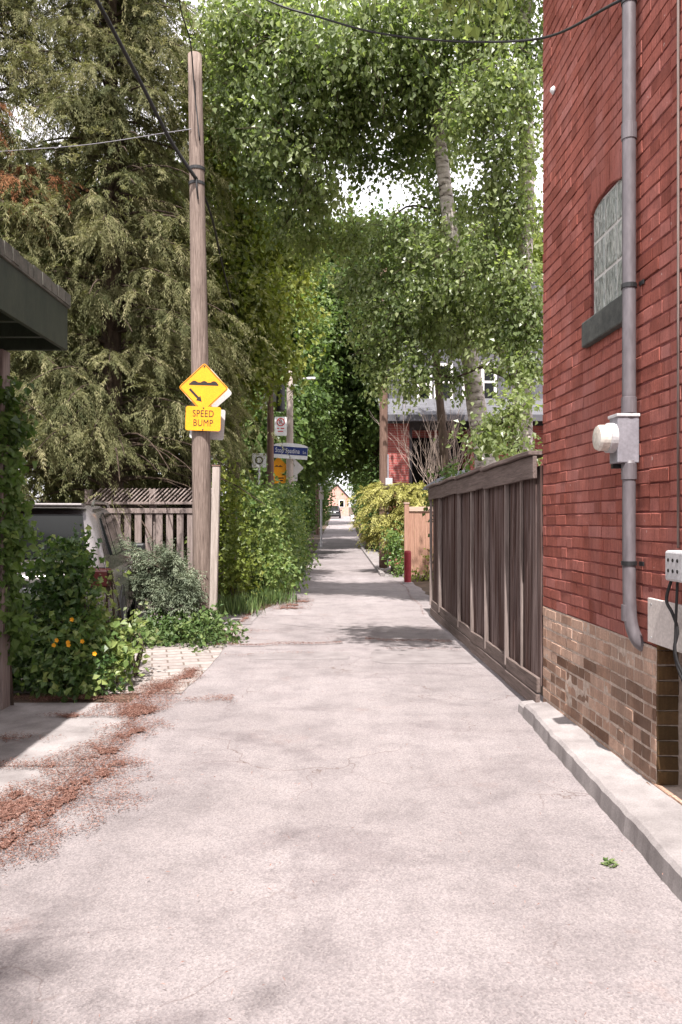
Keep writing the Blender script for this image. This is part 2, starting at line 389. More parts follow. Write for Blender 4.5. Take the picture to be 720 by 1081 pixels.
def flatbrick(name, c1, c2, mor):
    m, t, b = new_mat(name)
    c = t.nodes.new('ShaderNodeTexCoord'); sp = t.nodes.new('ShaderNodeSeparateXYZ'); cb = t.nodes.new('ShaderNodeCombineXYZ'); ad = t.nodes.new('ShaderNodeMath')
    t.links.new(c.outputs['Object'], sp.inputs[0]); t.links.new(sp.outputs['X'], ad.inputs[0]); t.links.new(sp.outputs['Y'], ad.inputs[1])
    t.links.new(ad.outputs[0], cb.inputs['X']); t.links.new(sp.outputs['Z'], cb.inputs['Y'])
    br = N_(t, 'ShaderNodeTexBrick', Scale=1.0); br.inputs['Brick Width'].default_value = 0.24; br.inputs['Row Height'].default_value = 0.08; br.inputs['Mortar Size'].default_value = 0.008
    br.inputs['Color1'].default_value = (*c1, 1); br.inputs['Color2'].default_value = (*c2, 1); br.inputs['Mortar'].default_value = (*mor, 1)
    t.links.new(cb.outputs[0], br.inputs['Vector'])
    n = noise_t(t, c.outputs['Object'], 3, 5)
    t.links.new(mixc(t, 0.5, br.outputs['Color'], mixc(t, 1.0, br.outputs['Color'], ramp(t, n, [(0.3, (0.6,)*3), (0.7, (1.3,)*3)]), 'MULTIPLY')), b.inputs['Base Color'])
    b.inputs['Roughness'].default_value = 0.85; bump(t, b, br.outputs['Fac'], -0.3, 0.01)
    return m
M['house_brick'] = flatbrick('house_red_brick', (0.30, 0.065, 0.06), (0.38, 0.095, 0.08), (0.34, 0.20, 0.18))
M['far_brick'] = flatbrick('pink_far_brick', (0.48, 0.24, 0.19), (0.56, 0.31, 0.25), (0.5, 0.36, 0.31))
M['white_trim'] = plain('white_window_trim', (0.74, 0.70, 0.68), 0.6)
M['siding'] = mottled('grey_siding', (0.075, 0.075, 0.085), (0.12, 0.115, 0.128), 3, 0.8, 0.1)
M['tarp'] = mottled('grey_canvas', (0.13, 0.13, 0.15), (0.22, 0.22, 0.245), 3, 0.8, 0.2)
M['earth'] = mottled('earth', (0.05, 0.035, 0.024), (0.13, 0.09, 0.062), 3, 1.0, 0.8, fine=40)

# asphalt: pale worn lane with aggregate, stains, faint cracks
def asphalt():
    m, t, b = new_mat('worn_asphalt'); v = coords(t)
    big = noise_t(t, v, 0.55, 5, 0.6); mid = noise_t(t, v, 3.2, 6, 0.65); tiny = noise_t(t, v, 120, 3, 0.8)
    vor = N_(t, 'ShaderNodeTexVoronoi', Scale=135.0); t.links.new(v, vor.inputs['Vector'])
    c = ramp(t, big, [(0.3, (0.200, 0.177, 0.176)), (0.7, (0.285, 0.255, 0.254))])
    c = mixc(t, 0.55, c, mixc(t, 1.0, c, ramp(t, mid, [(0.30, (0.62, 0.61, 0.62)), (0.52, (1.03,)*3), (0.8, (1.15, 1.14, 1.12))]), 'MULTIPLY'))
    c = mixc(t, 0.55, c, mixc(t, 1.0, c, ramp(t, vor.outputs['Color'], [(0.12, (0.62, 0.60, 0.60)), (0.5, (1.0,)*3), (0.9, (1.35, 1.32, 1.29))]), 'MULTIPLY'))
    c = mixc(t, 0.5, c, mixc(t, 1.0, c, ramp(t, tiny, [(0.36, (0.70,)*3), (0.64, (1.22,)*3)]), 'MULTIPLY'))
    wearn = noise_t(t, coords(t, (2.6, 0.16, 1)), 1.0, 5, 0.6)
    c = mixc(t, 0.6, c, mixc(t, 1.0, c, ramp(t, wearn, [(0.30, (0.86, 0.85, 0.86)), (0.6, (1.06,)*3)]), 'MULTIPLY'))
    blot = noise_t(t, coords(t, (0.75, 1.5, 1)), 1.1, 7, 0.7, 0.8)
    c = mixc(t, 0.75, c, mixc(t, 1.0, c, ramp(t, blot, [(0.34, (0.74, 0.72, 0.73)), (0.46, (1.0,)*3)]), 'MULTIPLY'))
    grit = noise_t(t, v, 240, 2, 0.7)
    c = mixc(t, ramp(t, grit, [(0.70, (0, 0, 0)), (0.76, (0.6,)*3)]), c, (0.07, 0.05, 0.045))
    # cracks
    vd = t.nodes.new('ShaderNodeVectorMath'); vd.operation = 'ADD'
    nz = N_(t, 'ShaderNodeTexNoise', Scale=1.8, Detail=5.0); t.links.new(v, nz.inputs['Vector'])
    sc = t.nodes.new('ShaderNodeVectorMath'); sc.operation = 'SCALE'; sc.inputs['Scale'].default_value = 0.9
    t.links.new(nz.outputs['Color'], sc.inputs[0]); t.links.new(v, vd.inputs[0]); t.links.new(sc.outputs[0], vd.inputs[1])
    ve = N_(t, 'ShaderNodeTexVoronoi', Scale=0.6); ve.feature = 'DISTANCE_TO_EDGE'; t.links.new(vd.outputs[0], ve.inputs['Vector'])
    crack = ramp(t, ve.outputs['Distance'], [(0.0, (1, 1, 1)), (0.004, (0, 0, 0))])
    mask = ramp(t, noise_t(t, v, 0.8, 3), [(0.44, (0, 0, 0)), (0.56, (0.8,)*3)])
    c = mixc(t, mixc(t, 1.0, crack, mask, 'MULTIPLY'), c, (0.09, 0.055, 0.045))
    # reddish fine litter dust
    c = mixc(t, ramp(t, noise_t(t, v, 1.3, 7, 0.75), [(0.60, (0, 0, 0)), (0.78, (0.35,)*3)]), c, (0.26, 0.15, 0.12))
    t.links.new(c, b.inputs['Base Color']); b.inputs['Roughness'].default_value = 0.92; b.inputs['Specular IOR Level'].default_value = 0.2
    bump(t, b, mixc(t, 0.5, vor.outputs['Distance'], tiny), 0.55, 0.006)
    return m
M['asphalt'] = asphalt()
M['patch'] = mottled('asphalt_patch', (0.175, 0.153, 0.152), (0.255, 0.228, 0.225), 4, 0.95, 0.5, fine=110)
def paver_mat():
    m, t, b = new_mat('concrete_pavers'); c = t.nodes.new('ShaderNodeTexCoord')
    mp = t.nodes.new('ShaderNodeMapping'); mp.inputs['Rotation'].default_value = (0, 0, R(-14)); t.links.new(c.outputs['Object'], mp.inputs['Vector'])
    br = N_(t, 'ShaderNodeTexBrick', Scale=1.0); br.inputs['Brick Width'].default_value = 0.32; br.inputs['Row Height'].default_value = 0.17; br.inputs['Mortar Size'].default_value = 0.011
    br.inputs['Color1'].default_value = (0.25, 0.215, 0.20, 1); br.inputs['Color2'].default_value = (0.34, 0.30, 0.28, 1); br.inputs['Mortar'].default_value = (0.15, 0.115, 0.095, 1)
    br.inputs['Mortar Smooth'].default_value = 0.2
    t.links.new(mp.outputs[0], br.inputs['Vector'])
    n = noise_t(t, c.outputs['Object'], 14, 5)
    t.links.new(mixc(t, 0.6, br.outputs['Color'], mixc(t, 1.0, br.outputs['Color'], ramp(t, n, [(0.3, (0.65,)*3), (0.7, (1.2,)*3)]), 'MULTIPLY')), b.inputs['Base Color'])
    b.inputs['Roughness'].default_value = 0.9; bump(t, b, br.outputs['Fac'], -0.6, 0.012)
    return m
M['pavers'] = paver_mat()

# ------------------------------------------------------------------ ground, lane, pavements
def sheet(name, xl, xr, Ys, z, mat, nx=10, wob=0.0, label=None):
    V = []; n = len(Ys)
    for j, Y in enumerate(Ys):
        a, b_ = xl(Y), xr(Y)
        a += wob*noise.noise(Vector((Y*1.7, 3.3, 0))) + wob*0.5*noise.noise(Vector((Y*6, 1.3, 4)))
        b_ += wob*noise.noise(Vector((Y*1.7, 7.3, 2)))
        for i in range(nx+1): V.append((a + (b_-a)*i/nx, Y, gz(Y) + z))
    Fq = [(j*(nx+1)+i, j*(nx+1)+i+1, (j+1)*(nx+1)+i+1, (j+1)*(nx+1)+i) for j in range(n-1) for i in range(nx)]
    me = bpy.data.meshes.new(name); me.from_pydata(V, [], Fq)
    o = link(name, me, mat); return tag(o, kind='structure')
Yg = [-60, -20, 0, 20] + list(range(36, 130, 4)) + [160, 200, 400, 900]
sheet('ground', lambda Y: -600, lambda Y: 600, Yg, 0.0, M['earth'], 8)
Yl = list(np.arange(-8, 30, 0.12)) + list(np.arange(30, 126, 1.0))
def lane_l(Y):
    if Y < 10.6: return -1.72
    if Y < 11.2: return -1.45
    if Y < 16: return -1.45 + (Y-11.2)*0.10
    return -0.97 - min(Y-16, 30)*0.014
def lane_r(Y):
    if Y < 20: return 1.75
    return 1.75 - min(Y-20, 4)*0.12
sheet('lane', lane_l, lane_r, Yl, 0.006, M['asphalt'], 4, 0.07)
sheet('side_pavement', lambda Y: -6.0, lambda Y: -1.30, list(np.arange(10.9, 12.9, 0.25)), 0.012, M['patch'], 2, 0.03)
sheet('driveway_pavers', lambda Y: -6.0, lambda Y: -1.36, list(np.arange(6.55, 10.9, 0.3)), 0.0105, M['pavers'], 2, 0.05)
sheet('concrete_apron', lambda Y: -3.6, lambda Y: -1.56 + 0.03*math.sin(Y*3), list(np.arange(4.612, 6.22, 0.1)), 0.0105, M['concrete'], 3, 0.03)
sheet('concrete_apron', lambda Y: -3.6, lambda Y: -1.54 + 0.03*math.sin(Y*4) - max(0, 3.9-Y)*0.28, list(np.arange(2.0, 4.605, 0.1)), 0.0105, M['concrete'], 3, 0.04)
sheet('right_pavement', lambda Y: 1.16, lambda Y: 4.0, list(np.arange(20.2, 40, 0.8)), 0.012, M['concrete'], 2, 0.04)
def patch(cx, cy, rx, ry, seed, z=0.0105):
    n = 26; V = [(cx, cy, z)]
    for k in range(n):
        th = 2*math.pi*k/n; q = 1 + 0.16*noise.noise(Vector((math.cos(th)*1.3+seed, math.sin(th)*1.3, seed)))
        cc = math.copysign(abs(math.cos(th))**0.35, math.cos(th)); ss = math.copysign(abs(math.sin(th))**0.35, math.sin(th))
        V.append((cx + rx*q*cc, cy + ry*q*ss, z))
    me = bpy.data.meshes.new('asphalt_patch'); me.from_pydata(V, [], [(0, k+1, (k+1) % n + 1) for k in range(n)])
    tag(link('asphalt_patch', me, M['patch']), kind='structure')
patch(0.95, 8.35, 0.60, 0.42, 1.0, 0.0085); patch(-0.45, 8.4, 0.6, 0.24, 4.0, 0.0085)
# concrete kerb along the brick building: chamfered, slightly worn top
WX = lambda Y: 1.555 - 0.0375*(Y - 5.84)
kb = MB(); rings = []
for Y in np.arange(5.95, -2.01, -0.05):
    w_ = 0.012*noise.noise(Vector((Y*2.1, 0, 0))) + 0.010*noise.noise(Vector((Y*9, 2, 0))); zt = 0.118 + 0.008*noise.noise(Vector((Y*1.3, 5, 0)))
    xo = 1.385 - 0.016*(Y-5.95)*-1*0.0 + (5.95-Y)*-0.018
    if Y > 5.8: zt *= 0.75
    rings.append([(xo+w_, Y, -0.03), (xo+0.012+w_, Y, zt-0.022), (xo+0.030+w_, Y, zt-0.004), (xo+0.05+w_, Y, zt), (WX(Y)+0.004, Y, zt+0.012), (WX(Y)+0.004, Y, -0.03)])
kb.loft(rings); tag(kb.build('kerb', M['concrete'], smooth=False), kind='structure')
kb = MB()
for Y0 in np.arange(20.4, 44, 3.0):
    kb.box(1.06, 1.18, Y0, Y0+2.98, gz(Y0)-0.02, gz(Y0)+0.10)
tag(kb.build('kerb', M['concrete'], bevel=0.015), kind='structure')

# ------------------------------------------------------------------ brick building on the right
CORNER = Vector((1.555, 5.84, 0)); U = Vector((0.0375, -1, 0)).normalized(); NRM = Vector((-1, -0.0375, 0)).normalized()
bld = thing('brick_building', CORNER, 'red painted brick building with a tan brick base standing along the right side', 'building')
def wp(u, z, d=0.0):
    return CORNER + U*u + NRM*d + Vector((0, 0, z))
BW, BH = 0.222, 0.0775
HOLES = [(1.0, 1.56, 2.78, 3.50), (1.93, 3.3, 0.13, 0.90)]     # window, basement opening
ARCH = (0.93, 1.63, 3.42, 3.655)
def sub(u0, u1, z0, z1):
    """clip a brick against the openings"""
    for h in HOLES + [ARCH]:
        if u1 > h[0]+0.004 and u0 < h[1]-0.004 and z1 > h[2]+0.02 and z0 < h[3]-0.02:
            r_ = []
            if u0 < h[0]-0.03: r_.append((u0, h[0], z0, z1))
            if u1 > h[1]+0.03: r_.append((h[1], u1, z0, z1))
            return r_
    return [(u0, u1, z0, z1)]
class Bricks:
    def __init__(s): s.V = []; s.F = []; s.T = []
    def brick(s, u0, u1, z0, z1, tint, d=0.0, gapu=0.0018, gapz=0.0044, fn=wp, sl=0.0):
        n = len(s.V); j = lambda a=0.0022: random.uniform(-a, a)
        u0 += gapu; u1 -= gapu; z0 += gapz; z1 -= gapz; dd = d + random.gauss(0, 0.0014); e = 0.0035
        um = (u0+u1)/2; oz = random.gauss(0, 0.0013); tl = random.gauss(0, 0.008); wav = lambda u: oz + tl*(u-um) + 0.011*noise.noise(Vector((u*1.5, z0*1.2, 1))); zlo = (z0+z1)/2
        for (u, z) in ((u0, z0), (u1, z0), (u1, z1), (u0, z1)): s.V.append(tuple(fn(u, z + wav(u) + (sl*(u-um) if z < zlo else 0), -0.02)))
        for (u, z) in ((u0, z0), (u1, z0), (u1, z1), (u0, z1)): s.V.append(tuple(fn(u+j(), z + wav(u)+j() + (sl*(u-um) if z < zlo else 0), dd-0.004)))
        for (u, z) in ((u0+e, z0+e), (u1-e, z0+e), (u1-e, z1-e), (u0+e, z1-e)): s.V.append(tuple(fn(u+j(), z + wav(u)+j() + (sl*(u-um) if z < zlo else 0), dd)))
        s.F += [(n, n+1, n+5, n+4), (n+1, n+2, n+6, n+5), (n+2, n+3, n+7, n+6), (n+3, n, n+4, n+7),
                (n+4, n+5, n+9, n+8), (n+5, n+6, n+10, n+9), (n+6, n+7, n+11, n+10), (n+7, n+4, n+8, n+11), (n+8, n+9, n+10, n+11)]
        s.T += [tint]*12
    def build(s, name, mat, parent):
        return link(name, np_mesh(name, np.array(s.V), np.array(s.F), {'tint': s.T}), mat, parent)
upper, lower = Bricks(), Bricks()
LEN, TOP, BASE_Z = 7.2, 7.6, 0.845
z = 0.845 - 11*BH; row = 0
while z < TOP:
    z1 = z + BH; u = -BW*random.random()*0.2 - (0.11 if row % 2 else 0); head_row = (row % 6 == 3)
    while u < LEN:
        wdt = BW*0.5 if (head_row or random.random() < 0.30) else BW
        a, b_ = max(u, 0.0), min(u + wdt, LEN)
        if b_ - a > 0.03:
            for q in sub(a, b_, z, z1):
                if z1 <= BASE_Z + 0.01:
                    tn = random.gauss(0.70, 0.16)
                    if 0.08 < z < 0.56 and random.random() < 0.55: tn = random.uniform(-0.05, 0.4)
                    lower.brick(*q, tn, 0.0, 0.005, 0.0065)
                else: upper.brick(*q, min(1, max(0, random.gauss(0.5, 0.21) - (0.30 if random.random() < 0.07 else 0))), 0.0)
        u += wdt
    z = z1; row += 1
nv = 9; uc = (ARCH[0]+ARCH[1])/2                                   # soldier course over the window, gently arched
for k in range(nv):
    a = ARCH[0] + (ARCH[1]-ARCH[0])*k/nv; b_ = ARCH[0] + (ARCH[1]-ARCH[0])*(k+1)/nv; m_ = (a+b_)/2
    rise = 0.075*(1-((m_-uc)/0.30)**2); sl_ = -2*0.075*(m_-uc)/0.09
    if 0.97 < m_ < 1.59: upper.brick(a, b_, 3.43+rise, 3.652, random.uniform(0.2, 0.7), 0.001, sl=sl_)
    else: upper.brick(a, b_, 3.425, 3.652, random.uniform(0.2, 0.7), 0.001)
core_r, core_t = MB(), MB()
def wbox(mb, u0, u1, z0, z1, d0, d1):
    c = [wp(u, z_, d) for (u, z_, d) in ((u0,z0,d0),(u1,z0,d0),(u1,z0,d1),(u0,z0,d1),(u0,z1,d0),(u1,z1,d0),(u1,z1,d1),(u0,z1,d1))]
    mb.add(c, [(0,3,2,1),(4,5,6,7),(0,1,5,4),(1,2,6,5),(2,3,7,6),(3,0,4,7)])
FD = -0.0125
for (u0, u1, z0, z1) in ((0.004, 1.0, BASE_Z, TOP), (1.56, LEN, BASE_Z+0.055, TOP), (1.0, 1.56, BASE_Z, 2.78), (1.0, 1.56, 3.50, TOP)): wbox(core_r, u0, u1, z0, z1, -0.30, FD)
wbox(core_r, 1.56, 1.93, BASE_Z, BASE_Z+0.055, -0.30, FD); wbox(core_r, 3.3, LEN, BASE_Z, BASE_Z+0.055, -0.30, FD)
for (u0, u1, z0, z1) in ((0.004, 1.93, -0.05, BASE_Z), (3.3, LEN, -0.05, BASE_Z), (1.93, 3.3, -0.05, 0.13)): wbox(core_t, u0, u1, z0, z1, -0.30, -0.0095)
def bed(u0, u1, z0, z1, d):
    """uneven mortar: a fine sheet whose depth wanders between the brick faces"""
    nu, nz = max(2, int((u1-u0)/0.035)), max(2, int((z1-z0)/0.024)); V = []; Fq = []
    for j in range(nz+1):
        for i in range(nu+1):
            u, z_ = u0+(u1-u0)*i/nu, z0+(z1-z0)*j/nz; q = Vector((u*14, z_*18, 4))
            V.append(tuple(wp(u, z_, d + 0.0035*noise.noise(q) + 0.0025*noise.noise(q*0.25))))
    Fq = [(j*(nu+1)+i, j*(nu+1)+i+1, (j+1)*(nu+1)+i+1, (j+1)*(nu+1)+i) for j in range(nz) for i in range(nu)]
    return V, Fq
def beds(rects, d, name, mat):
    V, Fq = [], []
    for r_ in rects:
        v, f = bed(*r_, d); n = len(V); V += v; Fq += [tuple(i+n for i in q) for q in f]
    link(name, np_mesh(name, np.array(V), np.array(Fq)), mat, bld)
beds([(0.004, 1.0, BASE_Z, 6.0), (1.56, 4.2, BASE_Z+0.056, 6.0), (1.0, 1.56, BASE_Z, 2.78), (1.0, 1.56, 3.55, 6.0)], -0.0052, 'mortar_joints', M['red_mortar'])
beds([(0.004, 1.93, 0.0, BASE_Z)], -0.0030, 'mortar_joints', M['tan_mortar'])
upper.build('wall', M['red_brick'], bld); core_r.build('mortar_bed', M['red_mortar'], bld)
lower.build('base_wall', M['tan_brick'], bld); core_t.build('base_mortar', M['tan_mortar'], bld)
mb = MB(); wbox(mb, 0.0, LEN, -0.05, TOP, -6.0, -0.305); mb.build('rear_walls', M['red_mortar'], bld)
mb = MB(); wbox(mb, -0.12, LEN+0.1, TOP+0.03, TOP+0.16, -6.1, 0.14); mb.build('roof', M['roof_strip'], bld)
jb = Bricks(); zz = 0.135                                            # far jamb of the basement opening, soiled brick
jf = lambda u, z_, d: wp(1.93, z_, -u) + U*(d + 0.012)
while zz < 0.88:
    jb.brick(0.0, 0.115, zz, zz+BH, random.uniform(0.25, 0.75), 0.0, 0.003, 0.004, jf); zz += BH
jb.build('opening_jamb', M['jamb_brick'], bld)
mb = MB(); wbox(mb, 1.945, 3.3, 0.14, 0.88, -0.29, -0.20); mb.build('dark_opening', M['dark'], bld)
mb = MB(); wbox(mb, 1.85, 3.3, 0.07, 0.128, -0.10, 0.03); mb.build('opening_sill', M['tan_brick'], bld, bevel=0.008)
win = MB()
for i in range(3):
    for j in range(3):
        u0, u1 = 1.008 + i*0.183, 1.008 + i*0.183 + 0.175; z0, z1 = 2.805 + j*0.232, 2.805 + j*0.232 + 0.220
        wbox(win, u0, min(u1, 1.555), z0, z1, -0.10, -0.018)
wino = win.build('window', M['glass_block'], bld, bevel=0.012)
mb = MB(); wbox(mb, 1.0, 1.56, 2.79, 3.50, -0.11, -0.024); mb.build('grout_frame', M['grout'], wino)
mb = MB()
a = [wp(0.945, 2.775, 0.04), wp(1.60, 2.775, 0.04), wp(1.60, 2.80, -0.03), wp(0.945, 2.80, -0.03), wp(0.945, 2.615, 0.04), wp(1.60, 2.615, 0.04), wp(1.60, 2.615, -0.03), wp(0.945, 2.615, -0.03)]
mb.add(a, [(0,1,2,3),(4,7,6,5),(0,4,5,1),(1,5,6,2),(2,6,7,3),(3,7,4,0)]); mb.build('sill', M['sill'], wino, bevel=0.01)
# pale board over the basement opening
cb = thing('cover_board', wp(1.9, 0.88), 'pale flat board fixed over the top of the dark basement opening', 'board')
mb = MB(); wbox(mb, 1.885, 3.4, 0.872, 1.10, 0.006, 0.026); mb.build('panel', M['board'], cb, bevel=0.003)
for u_ in (1.93, 2.3):
    for z_ in (0.90, 1.07):
        mb = MB(); mb.lathe([(0.006, 0), (0.006, 0.003)], 8, Matrix.Translation(wp(u_, z_, 0.0262)) @ NRM.to_track_quat('Z', 'Y').to_matrix().to_4x4())
        mb.build('screw', M['steel'], cb)
# conduit and meter
PU = 1.71
cd = thing('electrical_conduit', wp(PU, 0.8), 'grey painted conduit pipe running up the red brick wall past the window', 'conduit')
pp = [wp(PU, z_, 0.05) for z_ in (7.3, 6, 5, 4, 3, 2.2, 2.06)]
mb = MB(); mb.tube(pp, 0.036, 14); mb.build('upper_pipe', M['pipe'], cd, smooth=True)
pp = spline([wp(PU, 1.83, 0.05), wp(PU, 1.4, 0.05), wp(PU+0.005, 1.10, 0.05), wp(PU+0.015, 0.95, 0.045), wp(PU+0.03, 0.86, 0.02), wp(PU+0.035, 0.82, -0.02)], 6)
mb = MB(); mb.tube(pp, 0.035, 14); mb.build('lower_pipe', M['pipe'], cd, smooth=True)
def strap(z_):
    mb = MB(); mb.lathe([(0.0385, -0.012), (0.041, -0.012), (0.041, 0.012), (0.0385, 0.012)], 18, Matrix.Translation(wp(PU, z_, 0.05)))
    wbox(mb, PU+0.036, PU+0.085, z_-0.012, z_+0.012, 0.003, 0.010); mb.build('strap', M['car_dark'], cd)
for z_ in (4.33, 2.78, 1.27): strap(z_)
def coupling(z_):
    mb = MB(); mb.lathe([(0.0365, -0.045), (0.040, -0.043), (0.040, 0.043), (0.0365, 0.045)], 18, Matrix.Translation(wp(PU, z_, 0.05))); mb.build('coupling', M['pipe'], cd)
for z_ in (3.62, 2.13, 1.77, 1.0): coupling(z_)
em = thing('electric_meter', wp(PU, 1.83), 'grey meter box with a round glass meter on the conduit', 'meter')
mb = MB(); wbox(mb, PU-0.085, PU+0.03, 1.815, 2.075, 0.005, 0.125); eb = mb.build('box', M['grey_metal'], em, bevel=0.006)
mb = MB(); wbox(mb, PU-0.092, PU+0.037, 2.065, 2.082, 0.003, 0.132); mb.build('lid', M['pale_metal'], em, bevel=0.003)
Mm = Matrix.Translation(wp(PU-0.03, 1.955, 0.125)) @ NRM.to_track_quat('Z', 'Y').to_matrix().to_4x4()
mb = MB(); mb.lathe([(0.082, 0), (0.082, 0.035), (0.074, 0.037)], 28, Mm); mb.build('meter_ring', M['pale_metal'], em)
mb = MB(); mb.lathe([(0.072, 0.037), (0.072, 0.078), (0.064, 0.092), (0.03, 0.097)], 28, Mm); mb.build('meter_glass', mottled('clouded_meter_glass', (0.55, 0.50, 0.44), (0.70, 0.66, 0.60), 10, 0.15, 0.05, spec=0.7), em, smooth=False)
mb = MB(); wbox(mb, PU-0.075, PU-0.045, 1.79, 1.813, 0.07, 0.12); mb.build('latch', M['car_dark'], em)
# small box at the right edge with its cable
jx = thing('junction_box', wp(2.05, 1.2), 'small grey junction box with a black cable at the right edge', 'junction box')
mb = MB(); wbox(mb, 2.20, 2.385, 1.215, 1.36, 0.004, 0.085); mb.build('box', M['pale_metal'], jx, bevel=0.012)
for i in range(3):
    for j in range(2):
        mb = MB(); mb.lathe([(0.009, 0), (0.009, 0.002)], 10, Matrix.Translation(wp(2.24+0.045*i, 1.265+0.05*j, 0.0852)) @ NRM.to_track_quat('Z', 'Y').to_matrix().to_4x4())
        mb.build('knockout', M['dark'], jx)
mb = MB(); mb.tube(spline([wp(2.200, 1.22, 0.05), wp(2.190, 1.12, 0.07), wp(2.230, 1.06, 0.06), wp(2.250, 0.98, 0.045), wp(2.230, 0.88, 0.05), wp(2.270, 0.75, 0.03), wp(2.300, 0.6, -0.05)], 6), 0.008, 8)
mb.tube(spline([wp(2.260, 1.22, 0.05), wp(2.270, 1.1, 0.06), wp(2.245, 0.98, 0.052), wp(2.250, 0.85, 0.05), wp(2.300, 0.7, 0.0)], 6), 0.007, 8)
mb.build('cable', M['black'], jx, smooth=True)
mb = MB(); mb.tube([wp(2.18, z_, 0.008) for z_ in (7, 5, 3, 1.37)], 0.006, 6)
tag(mb.build('wall_cable', M['fence_grey'], smooth=True), 'thin brown cable stapled straight up the brick wall near the right edge', 'cable')
an = MB(); an.lathe([(0.022, 0), (0.03, 0.01), (0.012, 0.03)], 12, Matrix.Translation(wp(0.28, 4.66, 0.0)) @ NRM.to_track_quat('Z', 'Y').to_matrix().to_4x4())
tag(an.build('wall_anchor', M['sign_white']), 'small round white anchor fixed high on the red brick wall', 'anchor')

# ------------------------------------------------------------------ dark plank fence
FX = lambda Y: 1.44 + 0.0222*(11.76 - Y)
fn = thing('plank_fence', (1.5, 8.8, 0), 'tall dark weathered plank fence beside the red brick building', 'fence')
def fbox(mb, Y0, Y1, z0, z1, d0, d1, wob=0.0):
    """box standing along the fence line; d = distance out towards the lane"""
    c = [(FX(Y)-d, Y, z_) for (Y, z_, d) in ((Y0,z0,d0),(Y1,z0,d0),(Y1,z0,d1),(Y0,z0,d1),(Y0,z1,d0),(Y1,z1,d0),(Y1,z1,d1),(Y0,z1,d1))]
    if wob: c = [(x+random.uniform(-wob, wob), y, zz_) for x, y, zz_ in c]
    mb.add(c, [(0,3,2,1),(4,5,6,7),(0,1,5,4),(1,2,6,5),(2,3,7,6),(3,0,4,7)])
posts = [5.86, 6.86, 7.72, 8.46, 9.27, 10.8, 11.72]
for a, b_ in zip(posts[:-1], posts[1:]):
    mb = MB(); Y = a
    while Y < b_ - 0.02:
        wd = min(random.uniform(0.12, 0.15), b_-Y)
        if b_-(Y+wd) < 0.05: wd = b_-Y
        fbox(mb, Y+0.002, Y+wd-0.002, 0.22+random.uniform(-0.01, 0.01), 1.93, 0.0+random.uniform(0, 0.008), 0.024+random.uniform(-0.008, 0.010), 0.007); Y += wd
    mb.build('plank_panel', M['fence_dark'], fn)
for a in posts[1:]:
    mb = MB(); fbox(mb, a-0.016, a+0.016, 0.20, 1.86, 0.03, 0.07, 0.004); mb.build('batten', M['fence_grey'], fn, bevel=0.004)
mb = MB(); fbox(mb, 6.36, 6.39, 0.25, 1.84, 0.03, 0.05, 0.003); mb.build('batten', M['fence_grey'], fn, bevel=0.004)
def wavy(Y0, Y1, z0, z1, d0, d1, amp, seed, name, mat):
    """a board that has sagged and warped along its length"""
    n = max(3, int((Y1-Y0)/0.18)); rings = []
    for i in range(n+1):
        Y = Y0+(Y1-Y0)*i/n; o = amp*noise.noise(Vector((Y*1.1, seed, 0))); q = amp*0.6*noise.noise(Vector((Y*0.9, seed, 5)))
        rings.append([(FX(Y)-d-q, Y, z_+o) for (z_, d) in ((z0, d0), (z0, d1), (z1, d1), (z1, d0))])
    mb = MB(); mb.loft(rings); return mb.build(name, mat, fn, bevel=0.005)
segs = [5.86, 7.72, 9.27, 11.78]
for a, b_ in zip(segs[:-1], segs[1:]):
    wavy(a+0.003, b_-0.003, 1.83, 2.005, 0.052, 0.085, 0.022, a, 'top_board', M['fence_grey_y'])
    wavy(a+0.002, b_-0.002, 2.012, 2.045, -0.07, 0.12, 0.022, a, 'cap_rail', M['fence_grey_y'])
for a, b_ in zip([5.86, 6.86, 8.46, 9.27], [6.86, 8.46, 9.27, 11.76]):
    o = random.uniform(-0.012, 0.012)
    wavy(a+0.003, b_-0.003, 0.045, 0.155, 0.03, 0.065, 0.02, a+9, 'kick_board', M['fence_grey_y']); wavy(a+0.003, b_-0.003, 0.164, 0.28, 0.03, 0.062, 0.03, a+9.2, 'kick_board', M['fence_grey_y'])

# ------------------------------------------------------------------ garage at the left edge
ga = thing('garage', (-2.75, 6.0, 0), 'dark green garage with a flat overhanging roof at the left edge', 'garage')
mb = MB(); mb.box(-7, -2.75, -3.0, 6.02, 0.0, 2.80); mb.build('wall', M['green_paint'], ga)
mb = MB(); mb.box(-2.235, -2.20, -3.2, 6.10, 2.87, 3.21); mb.box(-7.2, -2.237, 6.065, 6.10, 2.87, 3.21); mb.build('fascia', M['green_paint'], ga, bevel=0.004)
mb = MB(); mb.box(-7.1, -2.24, -3.1, 6.06, 3.02, 3.2); rf = mb.build('roof', M['roof_strip'], ga)
mb = MB(); mb.box(-7.2, -2.185, -3.2, 6.115, 3.213, 3.225)
Y = 6.1
while Y > 1.0:
    wd = random.uniform(0.055, 0.16); mb.box(-2.35, -2.175-random.uniform(0, 0.012), Y-wd+0.006, Y, 3.227, 3.318+random.uniform(-0.008, 0.008)); Y -= wd
mb.build('roof_edge', M['roof_strip'], rf)
for k in range(9):
    mb = MB(); mb.box(-2.75, -2.24, 5.75-0.45*k, 5.80-0.45*k, 2.90, 3.015); mb.build('rafter', M['green_paint'], ga)
mb = MB(); mb.box(-2.80, -2.67, 5.98, 6.12, 0.0, 2.86); mb.build('corner_post', M['fence_grey'], ga, bevel=0.006)

